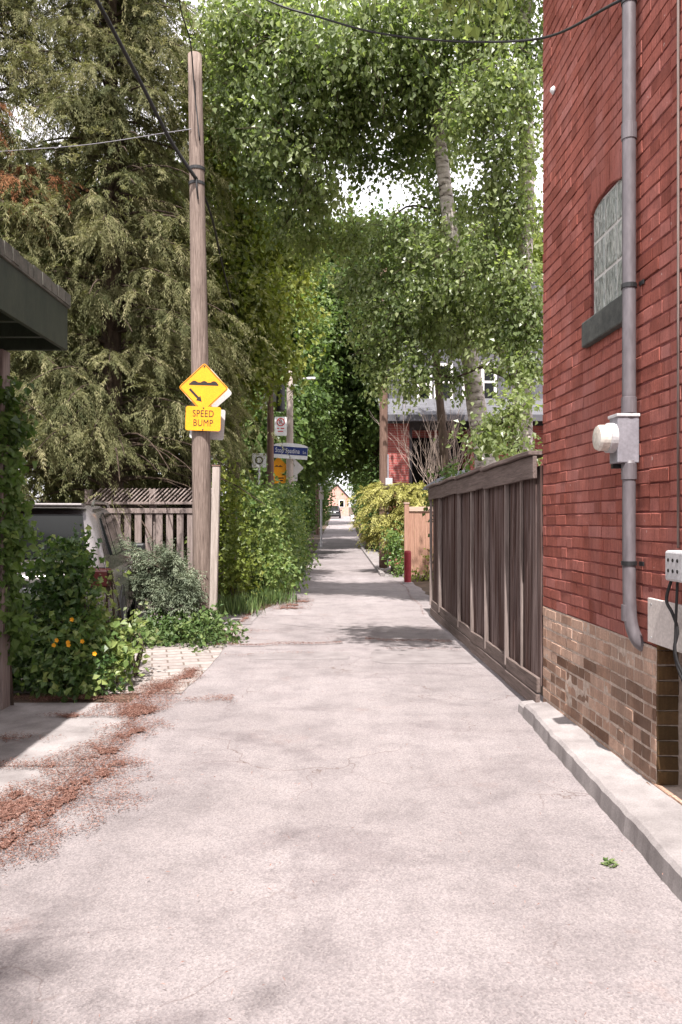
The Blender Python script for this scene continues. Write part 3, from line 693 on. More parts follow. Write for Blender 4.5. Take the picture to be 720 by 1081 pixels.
# ------------------------------------------------------------------ signs and poles
def flat_text(txt, size, name, mat, parent, Mx, depth=0.002, sx=1.0):
    cu = bpy.data.curves.new(name, 'FONT'); cu.body = txt; cu.size = size; cu.align_x = 'CENTER'; cu.align_y = 'CENTER'; cu.extrude = depth; cu.space_character = 1.08
    ob = bpy.data.objects.new('tmp', cu); COL.objects.link(ob)
    dg = bpy.context.evaluated_depsgraph_get(); me = bpy.data.meshes.new_from_object(ob.evaluated_get(dg))
    bpy.data.objects.remove(ob); bpy.data.curves.remove(cu)
    # text lies in XY; stand it up facing -Y
    me.transform(Mx @ Matrix.Rotation(R(90), 4, 'X') @ Matrix.Diagonal((sx, 1, 1, 1)))
    me.name = name; me.materials.clear(); me.materials.append(mat)
    return link(name, me, mat, parent)
def rounded(w_, h_, r_, n=5):
    out = []
    for cx, cz, a0 in ((w_/2-r_, h_/2-r_, 0), (-w_/2+r_, h_/2-r_, 90), (-w_/2+r_, -h_/2+r_, 180), (w_/2-r_, -h_/2+r_, 270)):
        for k in range(n+1):
            th = R(a0 + 90*k/n); out.append((cx + r_*math.cos(th), cz + r_*math.sin(th)))
    return out
def rot45(poly):
    c = math.sqrt(0.5); return [(c*(x-z_), c*(x+z_)) for x, z_ in poly]
def frame_prism(mb, outer, inner, d, Mx):
    n = len(outer); v = []
    for poly, y in ((outer, 0), (inner, 0), (outer, d), (inner, d)): v += [Mx @ Vector((p[0], y, p[1])) for p in poly]
    f = []
    for i in range(n):
        k = (i+1) % n
        f += [(i, k, n+k, n+i), (2*n+i, 3*n+i, 3*n+k, 2*n+k), (i, 2*n+i, 2*n+k, k), (n+i, n+k, 3*n+k, 3*n+i)]
    mb.add(v, f)

POLE_Y, PX0 = 10.25, -1.86
pole = thing('utility_pole', (PX0, POLE_Y, 0), 'tall weathered wooden utility pole carrying the yellow speed bump signs', 'utility pole')
mb = MB(); ring = []
pth = [Vector((PX0 - 0.012*z_ - 0.0004*z_*z_, POLE_Y, z_)) for z_ in np.linspace(-0.1, 7.8, 24)]
mb.tube(pth, list(np.linspace(0.138, 0.092, 24)), 22); mb.build('shaft', M['pole_wood'], pole, smooth=True)
mb = MB()
for z_ in (6.25, 6.05): mb.lathe([(0.104, -0.02), (0.112, -0.02), (0.112, 0.02), (0.104, 0.02)], 18, Matrix.Translation((PX0-0.09, POLE_Y, z_)))
mb.tube(spline([(PX0-0.07, POLE_Y-0.12, 6.1), (PX0-0.06, POLE_Y-0.17, 5.95), (PX0-0.05, POLE_Y-0.12, 5.8)], 5), 0.012, 6)
mb.build('cable_clamp', M['car_dark'], pole)
def px_of(z_): return PX0 - 0.012*z_ - 0.0004*z_*z_
SY = POLE_Y - 0.150
# diamond
zc = CAMH + (HY-409.5)*SY/F; xc = (215-CX)*SY/F
sg = thing('warning_sign', (xc, SY, zc), 'yellow diamond sign with a bump symbol and arrow on the wooden pole', 'sign')
Ms = Matrix.Translation((xc, SY, zc)) @ Matrix.Rotation(R(2), 4, 'Y')
mb = MB(); mb.prism(rot45(rounded(0.475, 0.475, 0.035)), 0.004, Ms); mb.build('plate', M['sign_yellow'], sg)
Mf = Ms @ Matrix.Translation((0, -0.0022, 0))
mb = MB(); frame_prism(mb, rot45(rounded(0.457, 0.457, 0.028)), rot45(rounded(0.442, 0.442, 0.022)), 0.002, Mf); mb.build('border', M['sign_black'], sg)
mb = MB()
bumpy = [(-0.195, 0.035)] + [(-0.195, 0.052), (-0.175, 0.062)]
for k in range(3):
    cxk = -0.125 + 0.13*k
    bumpy += [(cxk-0.045, 0.072), (cxk-0.015, 0.092), (cxk+0.015, 0.092), (cxk+0.045, 0.072)]
bumpy += [(0.18, 0.064), (0.195, 0.054), (0.195, 0.035)]
mb.prism(bumpy, 0.002, Mf)
mb.build('bump_symbol', M['sign_black'], sg)
mb = MB(); ca = Vector((1, -1)).normalized(); na = Vector((1, 1)).normalized()
P0 = Vector((-0.185, -0.02)); L1, L2, hw, hh = 0.165, 0.235, 0.016, 0.042
arrow = [P0+na*hw, P0+ca*L1+na*hw, P0+ca*L1+na*hh, P0+ca*L2, P0+ca*L1-na*hh, P0+ca*L1-na*hw, P0-na*hw]
mb.prism([(p.x, p.y) for p in arrow], 0.002, Mf); mb.build('arrow', M['sign_black'], sg)
for zb in (0.285, -0.262):
    mb = MB(); mb.lathe([(0.011, -0.004), (0.011, 0.004), (0.004, 0.008)], 10, Ms @ Matrix.Translation((0, -0.001, zb)) @ Matrix.Rotation(R(90), 4, 'X'))
    mb.build('bolt', M['car_dark'], sg)
# tab
zc2 = CAMH + (HY-442)*SY/F; xc2 = (214.6-CX)*SY/F
tb = thing('speed_bump_tab', (xc2, SY-0.01, zc2), 'yellow rectangular plate reading SPEED BUMP below the yellow diamond', 'sign')
Mt = Matrix.Translation((xc2, SY-0.012, zc2)) @ Matrix.Rotation(R(2.0), 4, 'Y')
mb = MB(); mb.prism(rounded(0.468, 0.322, 0.03), 0.004, Mt); mb.build('plate', M['sign_yellow'], tb)
flat_text('SPEED', 0.128, 'lettering', M['sign_black'], tb, Mt @ Matrix.Translation((0, -0.001, 0.062)), 0.0015, 0.78)
flat_text('BUMP', 0.128, 'lettering', M['sign_black'], tb, Mt @ Matrix.Translation((0, -0.001, -0.062)), 0.0015, 0.78)
for zb in (0.142, -0.145):
    mb = MB(); mb.lathe([(0.010, -0.004), (0.010, 0.004), (0.004, 0.007)], 10, Mt @ Matrix.Translation((0, -0.001, zb)) @ Matrix.Rotation(R(90), 4, 'X'))
    mb.build('bolt', M['car_dark'], tb)
# the pair behind, facing the other way
BY = POLE_Y + 0.15
o = thing('warning_sign', at(218.5, 413.5, BY), 'bare metal back of a diamond sign behind the yellow diamond', 'sign')
Mb = Matrix.Translation(o.location) @ Matrix.Rotation(R(4), 4, 'Y')
mb = MB(); mb.prism(rot45(rounded(0.50, 0.50, 0.04)), 0.004, Mb); mb.build('plate', M['sign_back'], o)
mb = MB(); mb.prism([(-0.02, -0.3), (0.02, -0.3), (0.02, 0.3), (-0.02, 0.3)], -0.012, Mb); mb.build('bracket', M['steel'], o)
o = thing('speed_bump_tab', at(219, 447.5, BY), 'bare metal back of a rectangular plate behind the SPEED BUMP plate', 'sign')
Mb = Matrix.Translation(o.location) @ Matrix.Rotation(R(4), 4, 'Y')
mb = MB(); mb.prism(rounded(0.47, 0.42, 0.03), 0.004, Mb); mb.build('plate', M['sign_back'], o)
mb = MB(); mb.prism([(-0.02, -0.18), (0.02, -0.18), (0.02, 0.18), (-0.02, 0.18)], -0.012, Mb); mb.build('bracket', M['steel'], o)

pt = thing('wooden_post', (-1.70, 10.2, 0), 'thin silvered wooden post leaning beside the utility pole', 'post')
mb = MB(); Mp = Matrix.Translation((-1.72, 10.15, -0.05)) @ Matrix.Rotation(R(1.3), 4, 'Y')
mb.box(-0.05, 0.05, -0.045, 0.045, 0, 2.28, Mp); mb.build('shaft', M['post_grey'], pt, bevel=0.012)
mb = MB(); mb.box(-0.056, 0.056, -0.05, 0.05, 2.281, 2.30, Mp); mb.build('cap', M['pole_dark'], pt)

# poles down the lane
def wood_pole(x, Y, ztop, r_, mat, label):
    X = (x-CX)*Y/F
    p = thing('utility_pole', (X, Y, 0), label, 'utility pole')
    mb = MB(); mb.tube([Vector((X, Y, z_)) for z_ in np.linspace(-0.1, ztop, 10)], list(np.linspace(r_, r_*0.75, 10)), 14); mb.build('shaft', mat, p, smooth=True)
    return p, X
p2, X2 = wood_pole(285.5, 19.3, 6.3, 0.10, M['pole_dark'], 'brown wooden utility pole with a dark transformer half hidden in leaves')
mb = MB(); mb.lathe([(0.10, 0), (0.125, 0.03), (0.125, 0.72), (0.10, 0.78)], 18, Matrix.Translation((X2+0.24, 19.35, 4.3))); mb.build('transformer', M['car_dark'], p2, smooth=False)
mb = MB(); mb.box(X2+0.07, X2+0.15, 19.26, 19.34, 4.45, 4.9); mb.build('bracket', M['steel'], p2)
mb = MB(); mb.box(X2-0.16, X2-0.105, 19.2, 19.3, 4.35, 5.0); mb.box(X2-0.38, X2-0.162, 19.22, 19.28, 4.35, 4.41); mb.build('cross_arm', M['sign_white'], p2)
LY = 21.0; LX = (306-CX)*LY/F
lp = thing('street_lamp', (LX, LY, 0), 'pale weathered lamp pole with a curved arm behind the street name sign', 'street lamp')
mb = MB(); mb.tube([(LX, LY, z_) for z_ in np.linspace(0, 5.9, 8)], list(np.linspace(0.115, 0.085, 8)), 14); mb.build('pole', M['post_grey'], lp, smooth=True)
mb = MB(); mb.tube(spline([at(309, 410, LY), at(313, 402, LY), at(319, 399.5, LY), at(325, 399.5, LY)], 6), 0.022, 8); arm = mb.build('arm', M['pale_metal'], lp, smooth=True)
mb = MB(); mb.loft([[at(324.5, 401, LY)+Vector((0, dy, 0)) + Vector((0, 0, dz)) for dy, dz in ((-.06, 0), (.06, 0), (.05, .07), (-.05, .07))], [at(333, 400.5, LY)+Vector((0, dy, 0)) + Vector((0, 0, dz)) for dy, dz in ((-.09, 0), (.09, 0), (.06, .06), (-.06, .06))]])
mb.build('lamp_head', M['pale_metal'], arm, bevel=0.01)
mb = MB(); mb.lathe([(0.05, 0), (0.10, 0.05), (0.11, 0.2), (0.06, 0.26)], 14, Matrix.Translation(at(305.5, 393, LY))); mb.build('top_fitting', M['sign_white'], lp)
# signs on it
def plate_sign(name, x, y, Y, w_, h_, mat, label, cat='sign', r_=0.03, diamond=False, yaw=0):
    o = thing(name, at(x, y, Y), label, cat)
    Mx = Matrix.Translation(o.location) @ Matrix.Rotation(R(yaw), 4, 'Z')
    poly = rounded(w_, h_, r_)
    if diamond: poly = rot45(poly)
    mb = MB(); mb.prism(poly, 0.004, Mx); mb.build('plate', mat, o)
    return o, Mx @ Matrix.Translation((0, -0.0025, 0))
o, Mx = plate_sign('parking_sign', 296.3, 450, LY-0.10, 0.34, 0.52, M['sign_white'], 'white no parking sign with a red ring above the street name', yaw=4)
circ = [(0.115*math.cos(2*math.pi*k/28), 0.115*math.sin(2*math.pi*k/28)+0.115) for k in range(28)]
circ2 = [(x*0.76, (z_-0.115)*0.76+0.115) for x, z_ in circ]
mb = MB(); frame_prism(mb, circ, circ2, 0.002, Mx); mb.prism([(-0.075, 0.175), (-0.06, 0.19), (0.075, 0.055), (0.06, 0.04)], 0.002, Mx @ Matrix.Translation((0, -0.0022, 0))); mb.build('ring', M['sign_red'], o)
flat_text('P', 0.17, 'letter', M['sign_black'], o, Mx @ Matrix.Translation((0, 0.0005, 0.115)), 0.001)
mb = MB()
for q in ((-0.10, -0.06, -0.04), (0.0, -0.06, 0.10), (-0.08, -0.14, 0.07)): mb.prism([(q[0], q[1]-0.014), (q[2] if q[2] > q[0] else q[0]+0.05, q[1]-0.014), (q[2] if q[2] > q[0] else q[0]+0.05, q[1]+0.014), (q[0], q[1]+0.014)], 0.002, Mx)
mb.build('small_print', M['sign_red'], o)
mb = MB(); mb.prism([(0.1, -0.02), (0.30, -0.02), (0.30, 0.02), (0.1, 0.02)], 0.02, Mx @ Matrix.Translation((0, 0.01, 0))); mb.build('bracket', M['steel'], o)
SNY = LY - 0.12
sn = thing('street_name_sign', at(306.3, 476.5, SNY), 'blue and white street name sign reading Stop Spadina Ln', 'sign')
Mx = Matrix.Translation(sn.location) @ Matrix.Rotation(R(4.5), 4, 'Y') @ Matrix.Rotation(R(-6), 4, 'Z')
top = [(0.49*math.cos(R(a)), 0.13 + 0.10*math.sin(R(a))) for a in np.linspace(0, 180, 18)]
mb = MB(); mb.prism([(0.49, -0.20)] + top + [(-0.49, -0.20)], 0.006, Mx); mb.build('plate', M['sign_white'], sn)
mb = MB(); mb.prism([(0.485, -0.095), (0.485, 0.125), (-0.485, 0.125), (-0.485, -0.095)], 0.002, Mx @ Matrix.Translation((0, -0.0025, 0))); mb.build('band', M['sign_blue'], sn)
flat_text('Stop Spadina', 0.185, 'lettering', M['sign_white'], sn, Mx @ Matrix.Translation((-0.075, -0.0035, 0.01)), 0.001, 0.66)
flat_text('Ln', 0.11, 'lettering', M['sign_white'], sn, Mx @ Matrix.Translation((0.40, -0.0035, -0.01)), 0.001, 0.8)
o, Mx = plate_sign('warning_sign', 294, 493.5, LY+0.05, 0.42, 0.42, M['sign_yellow'], 'small yellow diamond sign half hidden by leaves below the street name', diamond=True)
mb = MB(); mb.prism([(-0.12, 0.02), (-0.04, 0.07), (0.0, 0.03), (0.05, 0.07), (0.12, 0.02)], 0.002, Mx); mb.build('symbol', M['sign_black'], o)
mb = MB(); mb.tube([(o.location.x, LY+0.1, 0), (o.location.x, LY+0.1, 3.2)], 0.03, 8); mb.build('post', M['steel'], o)
o, Mx = plate_sign('speed_bump_tab', 295, 506, LY+0.04, 0.40, 0.22, M['sign_yellow'], 'small yellow plate half hidden by leaves under the small yellow diamond')
mb = MB(); mb.prism([(-0.13, 0.02), (0.12, 0.02), (0.12, 0.05), (-0.13, 0.05)], 0.002, Mx); mb.prism([(-0.10, -0.05), (0.10, -0.05), (0.10, -0.02), (-0.10, -0.02)], 0.002, Mx); mb.build('lettering', M['sign_black'], o)
o, Mx = plate_sign('square_sign', 273.6, 486, LY-0.9, 0.38, 0.38, M['sign_white'], 'white square sign with a dark symbol among leaves left of the lamp pole')
mb = MB(); frame_prism(mb, [(x*0.95, z_*0.95-0.11) for x, z_ in circ], [(x*0.6, (z_-0.115)*0.6+0.0) for x, z_ in circ], 0.002, Mx); mb.build('symbol', M['sign_black'], o)
mb = MB(); mb.tube([(o.location.x, LY-0.87, 0), (o.location.x, LY-0.87, 3.25)], 0.028, 8); mb.build('post', M['steel'], o)
o, Mx = plate_sign('diamond_sign', 309.5, 494, LY+0.15, 0.42, 0.42, M['sign_back'], 'bare pale back of a diamond sign behind the lamp pole', diamond=True)
mb = MB(); mb.prism([(-0.02, -0.26), (0.02, -0.26), (0.02, 0.26), (-0.02, 0.26)], -0.01, Mx); mb.build('bracket', M['steel'], o)
o, Mx = plate_sign('square_sign', 308, 503, LY+0.16, 0.32, 0.26, M['sign_back'], 'bare pale back of a square plate below the pale diamond back')
mb = MB(); mb.prism([(-0.02, -0.11), (0.02, -0.11), (0.02, 0.11), (-0.02, 0.11)], -0.01, Mx); mb.build('bracket', M['steel'], o)
FSY = 42.0
o, Mx = plate_sign('street_name_sign', 340.5, 509.5, FSY, 0.60, 0.28, M['sign_white'], 'small far white and green street name sign on a post', cat='sign')
mb = MB(); mb.prism([(-0.22, -0.07), (0.22, -0.07), (0.22, 0.06), (-0.22, 0.06)], 0.003, Mx); mb.build('band', M['sign_green'], o)
mb = MB(); mb.tube([(o.location.x-0.08, FSY+0.05, 0), (o.location.x-0.08, FSY+0.05, 3.7)], 0.06, 8); mb.build('post', M['pale_metal'], o)
mb = MB(); mb.box(o.location.x-0.2, o.location.x+0.06, FSY-0.02, FSY+0.02, 2.7, 3.2); mb.build('lower_plate', M['board'], o)
p3, X3 = wood_pole(405, 24, 9.5, 0.15, M['pole_dark'], 'dark wooden utility pole beside the red brick house')
mb = MB(); mb.box(X3+0.11, X3+0.16, 23.9, 23.95, 0.0, 3.6); mb.build('conduit', M['grey_metal'], p3)
mb = MB(); mb.box(X3+0.05, X3+0.27, 23.84, 23.9, 2.55, 2.85); mb.build('box', M['pale_metal'], p3, bevel=0.01)
p4, X4 = wood_pole(335, 58, 9, 0.14, M['pole_dark'], 'far dark utility pole at the left edge of the lane')

# ------------------------------------------------------------------ overhead cables
def cable(pts, r_, label, mat=None):
    mb = MB(); mb.tube(spline(pts, 10), r_, 8); tag(mb.build('overhead_cable', mat or M['black'], smooth=True), label, 'cable')
pa = Vector((px_of(6.1)+0.02, POLE_Y-0.12, 6.06))
cable([pa, at(180, 148, 9.8), at(150, 90, 9.3), at(120, 33, 8.8), at(100, -4, 8.4), at(60, -80, 7.8)], 0.024, 'thick black cable rising from the wooden pole to the upper left')
cable([wp(PU, 4.34, 0.09), at(573, 40, 5.5), at(480, 43.5, 6.3), at(400, 35, 6.7), at(340, 19, 6.9), at(280, -1, 7.0), at(200, -50, 7.2)], 0.009, 'black service cable sagging across the trees to the conduit top')
cable([at(-80, 168, 11.5), at(0, 160, 11), at(90, 153, 10.6), at(170, 141, 10.3), Vector((px_of(6.6)-0.05, POLE_Y-0.1, 6.75))], 0.006, 'thin grey wire running level from the left edge to the pole', M['grey_metal'])
cable([at(186, -30, 9.2), at(191, 10, 9.5), at(201, 45, 9.9), Vector((px_of(7.2), POLE_Y-0.11, 7.35)), Vector((px_of(6.5)+0.06, POLE_Y-0.10, 6.6))], 0.009, 'thin black wire coming down onto the top of the wooden pole')
cable([Vector((px_of(6)+0.06, POLE_Y-0.05, 6.0)), at(225, 235, 11), at(236, 285, 13), at(252, 335, 15.5), at(285, 375, 19.2)], 0.016, 'black cable drooping from the wooden pole to the brown pole beyond')

# ------------------------------------------------------------------ parked car behind the bush
def make_car(root, paint, yaw, loc, detail=True):
    Mc = Matrix.Translation(loc) @ Matrix.Rotation(yaw, 4, 'Z')
    def sec(y, zb, zt, hw, tuck=0.06):
        pts = [(hw-0.10, zb), (hw-0.02, zb+0.14), (hw, zb+0.36), (hw-0.015, zt-0.14), (hw-tuck, zt-0.02), (hw-tuck-0.10, zt)]
        return [Vector((x, y, z_)) for x, z_ in pts] + [Vector((-x, y, z_)) for x, z_ in reversed(pts)]
    body = MB(); body.loft([sec(*a) for a in ((0.0, 0.42, 0.86, 0.74), (0.04, 0.34, 0.98, 0.84), (0.16, 0.27, 1.04, 0.89), (0.5, 0.24, 1.06, 0.92), (1.2, 0.22, 1.05, 0.93), (2.4, 0.22, 1.03, 0.93), (3.1, 0.22, 1.02, 0.925), (3.5, 0.23, 1.00, 0.92), (4.1, 0.25, 0.93, 0.90), (4.42, 0.28, 0.84, 0.83), (4.56, 0.36, 0.74, 0.72))])
    b = body.build('body', paint, root, smooth=True, M=Mc)
    sb = b.modifiers.new('s', 'SUBSURF'); sb.levels = 2; sb.render_levels = 2
    def cs(y, zt, hb, ht, zb=1.0):
        pts = [(hb, zb), (hb-(hb-ht)*0.55, zb+(zt-zb)*0.55), (ht+0.03, zt-0.07), (ht-0.05, zt-0.012), (ht-0.25, zt)]
        return [Vector((x, y, z_)) for x, z_ in pts] + [Vector((-x, y, z_)) for x, z_ in reversed(pts)]
    cab = MB(); cab.loft([cs(0.10, 1.05, 0.80, 0.78), cs(0.22, 1.32, 0.83, 0.72), cs(0.40, 1.60, 0.86, 0.64), cs(0.62, 1.665, 0.87, 0.64), cs(1.5, 1.69, 0.88, 0.65), cs(2.3, 1.665, 0.88, 0.64), cs(2.6, 1.60, 0.87, 0.62), cs(3.0, 1.33, 0.85, 0.70), cs(3.4, 1.03, 0.82, 0.78)])
    c = cab.build('cabin', paint, root, smooth=True, M=Mc)
    def pane(pts, name='side_window', off=0.012, mat=None, par=None):
        P = [Vector(p) for p in pts]; n = (P[1]-P[0]).cross(P[2]-P[0]).normalized()
        cen = sum(P, Vector())/len(P)
        if n.dot(cen - Vector((0, 2, 1.0))) < 0: n = -n
        mb = MB(); k = len(P); vv = [p + n*off for p in P] + [p - n*0.02 for p in P]
        mb.add(vv, [tuple(range(k)), tuple(range(2*k-1, k-1, -1))] + [(i, k+i, k+(i+1) % k, (i+1) % k) for i in range(k)])
        return mb.build(name, mat or M['glass'], par or root, M=Mc)
    pane([(-0.62, 0.135, 1.12), (0.62, 0.135, 1.12), (0.55, 0.345, 1.56), (-0.55, 0.345, 1.56)], 'rear_window', 0.02)
    pane([(-0.66, 3.25, 1.10), (0.66, 3.25, 1.10), (0.54, 2.70, 1.56), (-0.54, 2.70, 1.56)], 'windscreen', 0.03)
    for s_ in (-1, 1):
        pane([(s_*0.80, 1.85, 1.10), (s_*0.80, 2.95, 1.10), (s_*0.66, 2.52, 1.54), (s_*0.66, 1.85, 1.58)], off=0.045)
        pane([(s_*0.80, 0.95, 1.10), (s_*0.80, 1.78, 1.10), (s_*0.66, 1.78, 1.58), (s_*0.66, 0.95, 1.58)], off=0.045)
        pane([(s_*0.80, 0.45, 1.13), (s_*0.80, 0.88, 1.10), (s_*0.66, 0.88, 1.57), (s_*0.665, 0.60, 1.52)], off=0.045)
        mb = MB(); mb.box(s_*0.90, s_*1.08, 2.72, 2.86, 1.05, 1.20); mb.box(s_*0.80, s_*0.92, 2.78, 2.84, 1.06, 1.12); mb.build('mirror', M['car_dark'], root, bevel=0.03, M=Mc)
        mb = MB(); mb.tube([(s_*0.63, y, z_) for y, z_ in ((0.5, 1.66), (0.65, 1.71), (2.2, 1.72), (2.4, 1.68))], 0.016, 8); mb.build('roof_rail', M['chrome'], root, M=Mc)
        mb = MB(); mb.box(s_*0.66, s_*0.87, -0.01, 0.12, 0.82, 1.02); mb.build('tail_light', M['car_red'], root, bevel=0.03, M=Mc)
        mb = MB(); mb.box(s_*0.62, s_*0.80, 4.30, 4.48, 0.66, 0.80); mb.build('headlight', M['sign_white'], root, bevel=0.03, M=Mc)
        for y in (0.85, 3.62):
            Mw = Mc @ Matrix.Translation((s_*0.80, y, 0.345)) @ Matrix.Rotation(R(90)*s_, 4, 'Y')
            mb = MB(); mb.lathe([(0.20, -0.09), (0.31, -0.11), (0.345, -0.08), (0.345, 0.10), (0.31, 0.145), (0.22, 0.14)], 30, Mw); wh = mb.build('wheel', M['black'], root)
            mb = MB(); mb.lathe([(0.215, 0.12), (0.215, 0.142), (0.19, 0.13)], 24, Mw)
            for k in range(5):
                mb.box(-0.03, 0.03, 0.02, 0.205, 0.12, 0.143, Mw @ Matrix.Rotation(2*math.pi*k/5, 4, 'Z'))
            mb.build('rim', M['chrome'], wh)
            mb = MB(); frame_prism(mb, [(0.43*math.cos(a), 0.43*math.sin(a)) for a in np.linspace(0, math.pi*2, 29)[:-1]], [(0.35*math.cos(a), 0.35*math.sin(a)) for a in np.linspace(0, math.pi*2, 29)[:-1]], 0.02, Mc @ Matrix.Translation((s_*0.925 + (0 if s_ > 0 else 0.0), y, 0.355)) @ Matrix.Rotation(R(90), 4, 'Z'))
            mb.build('wheel_arch', M['car_dark'], root)
        for y in (1.95, 1.05):
            mb = MB(); mb.box(s_*0.925, s_*0.94, y, y+0.2, 0.90, 0.925); mb.build('door_handle', M['chrome'], root, M=Mc)
    mb = MB(); mb.box(-0.78, 0.78, -0.05, 0.14, 0.34, 0.60); mb.build('rear_bumper', M['car_dark'], root, bevel=0.05, M=Mc)
    mb = MB(); mb.box(-0.26, 0.26, -0.015, 0.01, 0.72, 0.84); mb.build('licence_plate', M['sign_white'], root, bevel=0.005, M=Mc)
    mb = MB(); mb.box(-0.56, 0.56, 0.26, 0.52, 1.645, 1.685); mb.build('spoiler', paint, root, bevel=0.015, M=Mc)
    mb = MB(); mb.tube([(-0.20, 0.72, 1.67), (-0.20, 0.66, 1.90)], [0.007, 0.004], 6); mb.build('antenna', M['black'], root, M=Mc)
car = thing('parked_car', (-3.15, 7.45, 0), 'taupe grey parked car with dark windows behind the flowering bush', 'car')
make_car(car, M['car_paint'], R(12), Vector((-3.16, 7.45, 0.0)))
fc = thing('parked_car', (-0.85, 100, gz(100)), 'dark car parked at the far end of the lane', 'car')
make_car(fc, plain('dark_car_paint', (0.03, 0.03, 0.035), 0.3, 0.2, 0.5), 0.0, Vector((-0.95, 100, gz(100)+0.02)))

# ------------------------------------------------------------------ trees
def tree_trunk(t, path, r0, r1, limbs, mat, name='trunk', n=12):
    """trunk and limbs as one skin: path points, limbs = (fraction along trunk, end point, radius)"""
    mb = MB(); sp = spline(path, 6); m = len(sp)
    mb.tube(sp, [r0 + (r1-r0)*(i/(m-1))**0.8 for i in range(m)], n)
    for fr, end, r_ in limbs:
        a = sp[int(fr*(m-1))]; end = Vector(end); d = end-a
        mid1 = a + d*0.35 + Vector((random.uniform(-.15, .15), random.uniform(-.15, .15), 0.10))*d.length*0.5
        mid2 = a + d*0.7 + Vector((random.uniform(-.12, .12), random.uniform(-.12, .12), 0.06))*d.length*0.5
        q = spline([a, mid1, mid2, end], 5); mb.tube(q, [r_*(1-0.8*i/(len(q)-1)) for i in range(len(q))], 7)
    return mb.build(name, mat, t, smooth=True)
def pclumps(lst):
    return [(at(x, y, Y), r_ if hasattr(r_, '__len__') else (r_, r_*1.0, r_*0.85)) for x, y, Y, r_ in lst]
def leafy(name, label, cat, base, path, r0, r1, clumps, density, leaf, lmat, bmat, group=None, per=16, spread=0.2, droop=0.35, tint=(0.5, 0.22), gap=0.0, limb_r=0.05, aspect=0.75, gapf=1.5, twiggy=False):
    """trunk; limbs that branch from the trunk or from a limb already grown; crown of leaf sprays"""
    t = thing(name, base, label, cat, group)
    sp = spline(path, 6); tree_trunk(t, path, r0, r1, [], bmat)
    nodes = [(Vector(q), limb_r*1.3) for q in sp if q.z > sp[0].z + (sp[-1].z - sp[0].z)*0.2]; mb = MB()
    order = sorted(clumps, key=lambda cr: min((q[0]-Vector(cr[0])).length for q in nodes))
    for c, r_ in order:
        c = Vector(c)
        a, ra = min(nodes, key=lambda q: (q[0]-c).length + 1.2*max(0, q[0].z - c.z))
        rr = min(ra*0.85, limb_r*random.uniform(0.7, 1.1)); d = c - a; k = d.length*0.16
        q = spline([a, a + d*0.35 + Vector((random.uniform(-k, k), random.uniform(-k, k), random.uniform(0, k))), a + d*0.7 + Vector((random.uniform(-k, k), random.uniform(-k, k), random.uniform(-k, k))), c], 5)
        if d.length > 2.4 and c.z - CAMH > c.y*0.70: nodes.append((c, rr*0.5)); continue   # grows above the view, from the tree's unseen top
        mb.tube(q, [rr*(1-0.72*i/(len(q)-1)) for i in range(len(q))], 7, caps=False); nodes.append((c, rr*0.5)); nodes.append((q[len(q)//2], rr*0.7))
    lv = Leaves(); crown(lv, clumps, density, leaf, per, spread, droop, tint, gap, aspect, mb if twiggy else None, gapf)
    mb.build('limbs', M['bark'], t, smooth=True)
    lv.build('crown', lmat, t); return t

# pale-barked tree leaning over the fence
leafy('birch_tree', 'pale barked tree leaning left behind the dark plank fence', 'tree', (2.62, 13.0, 0),
      [at(524, 642, 13), at(513, 490, 13), at(503, 430, 12.9), at(495, 370, 12.8), at(478, 260, 12.6), at(462, 130, 12.4), at(448, 0, 12.0), at(430, -160, 11.4)], 0.23, 0.06,
      pclumps([(335, 65, 11.64, 1.06), (285, 25, 12.21, 1.02), (400, 35, 11.36, 1.09), (470, 45, 11.79, 1.02), (310, 145, 12.07, 0.90), (375, 110, 12.50, 0.75), (450, 130, 12.78, 0.68), (340, 205, 12.78, 0.49),
               (262, 95, 12.50, 0.68), (250, 20, 12.50, 0.68), (285, 190, 13.06, 0.49), (480, -75, 6.2, 0.6), (400, -120, 6.2, 0.65), (470, -120, 6.0, 0.65), (450, 185, 13.92, 0.49), (472, 158, 14.20, 0.46), (425, 148, 13.21, 0.46), (480, 100, 12.78, 0.68), (310, 225, 13.06, 0.46), (470, 225, 13.06, 0.55), (440, 95, 11.93, 0.68), (400, 170, 13.06, 0.46), (270, 150, 13.35, 0.57), (375, 250, 13.63, 0.55), (330, 255, 13.92, 0.49), (300, 90, 11.93, 0.75), (370, 60, 12.21, 0.82), (430, 20, 12.50, 0.82),
               (475, 310, 12.2, 0.45), (510, 10, 12.21, 0.75), (320, 180, 13.06, 0.57), (258, 75, 13.63, 0.55), (252, 20, 13.92, 0.61), (245, 130, 14.20, 0.61), (262, 60, 12.78, 0.68), (300, 40, 12.21, 0.82), (420, 80, 11.93, 0.68), (290, 110, 12.50, 0.68), (350, 150, 12.78, 0.61)]),
      330, 0.094, M['leaf_birch'], M['birch'], gap=0.16, limb_r=0.05, spread=0.19, per=14, gapf=2.0, droop=0.6, twiggy=True)
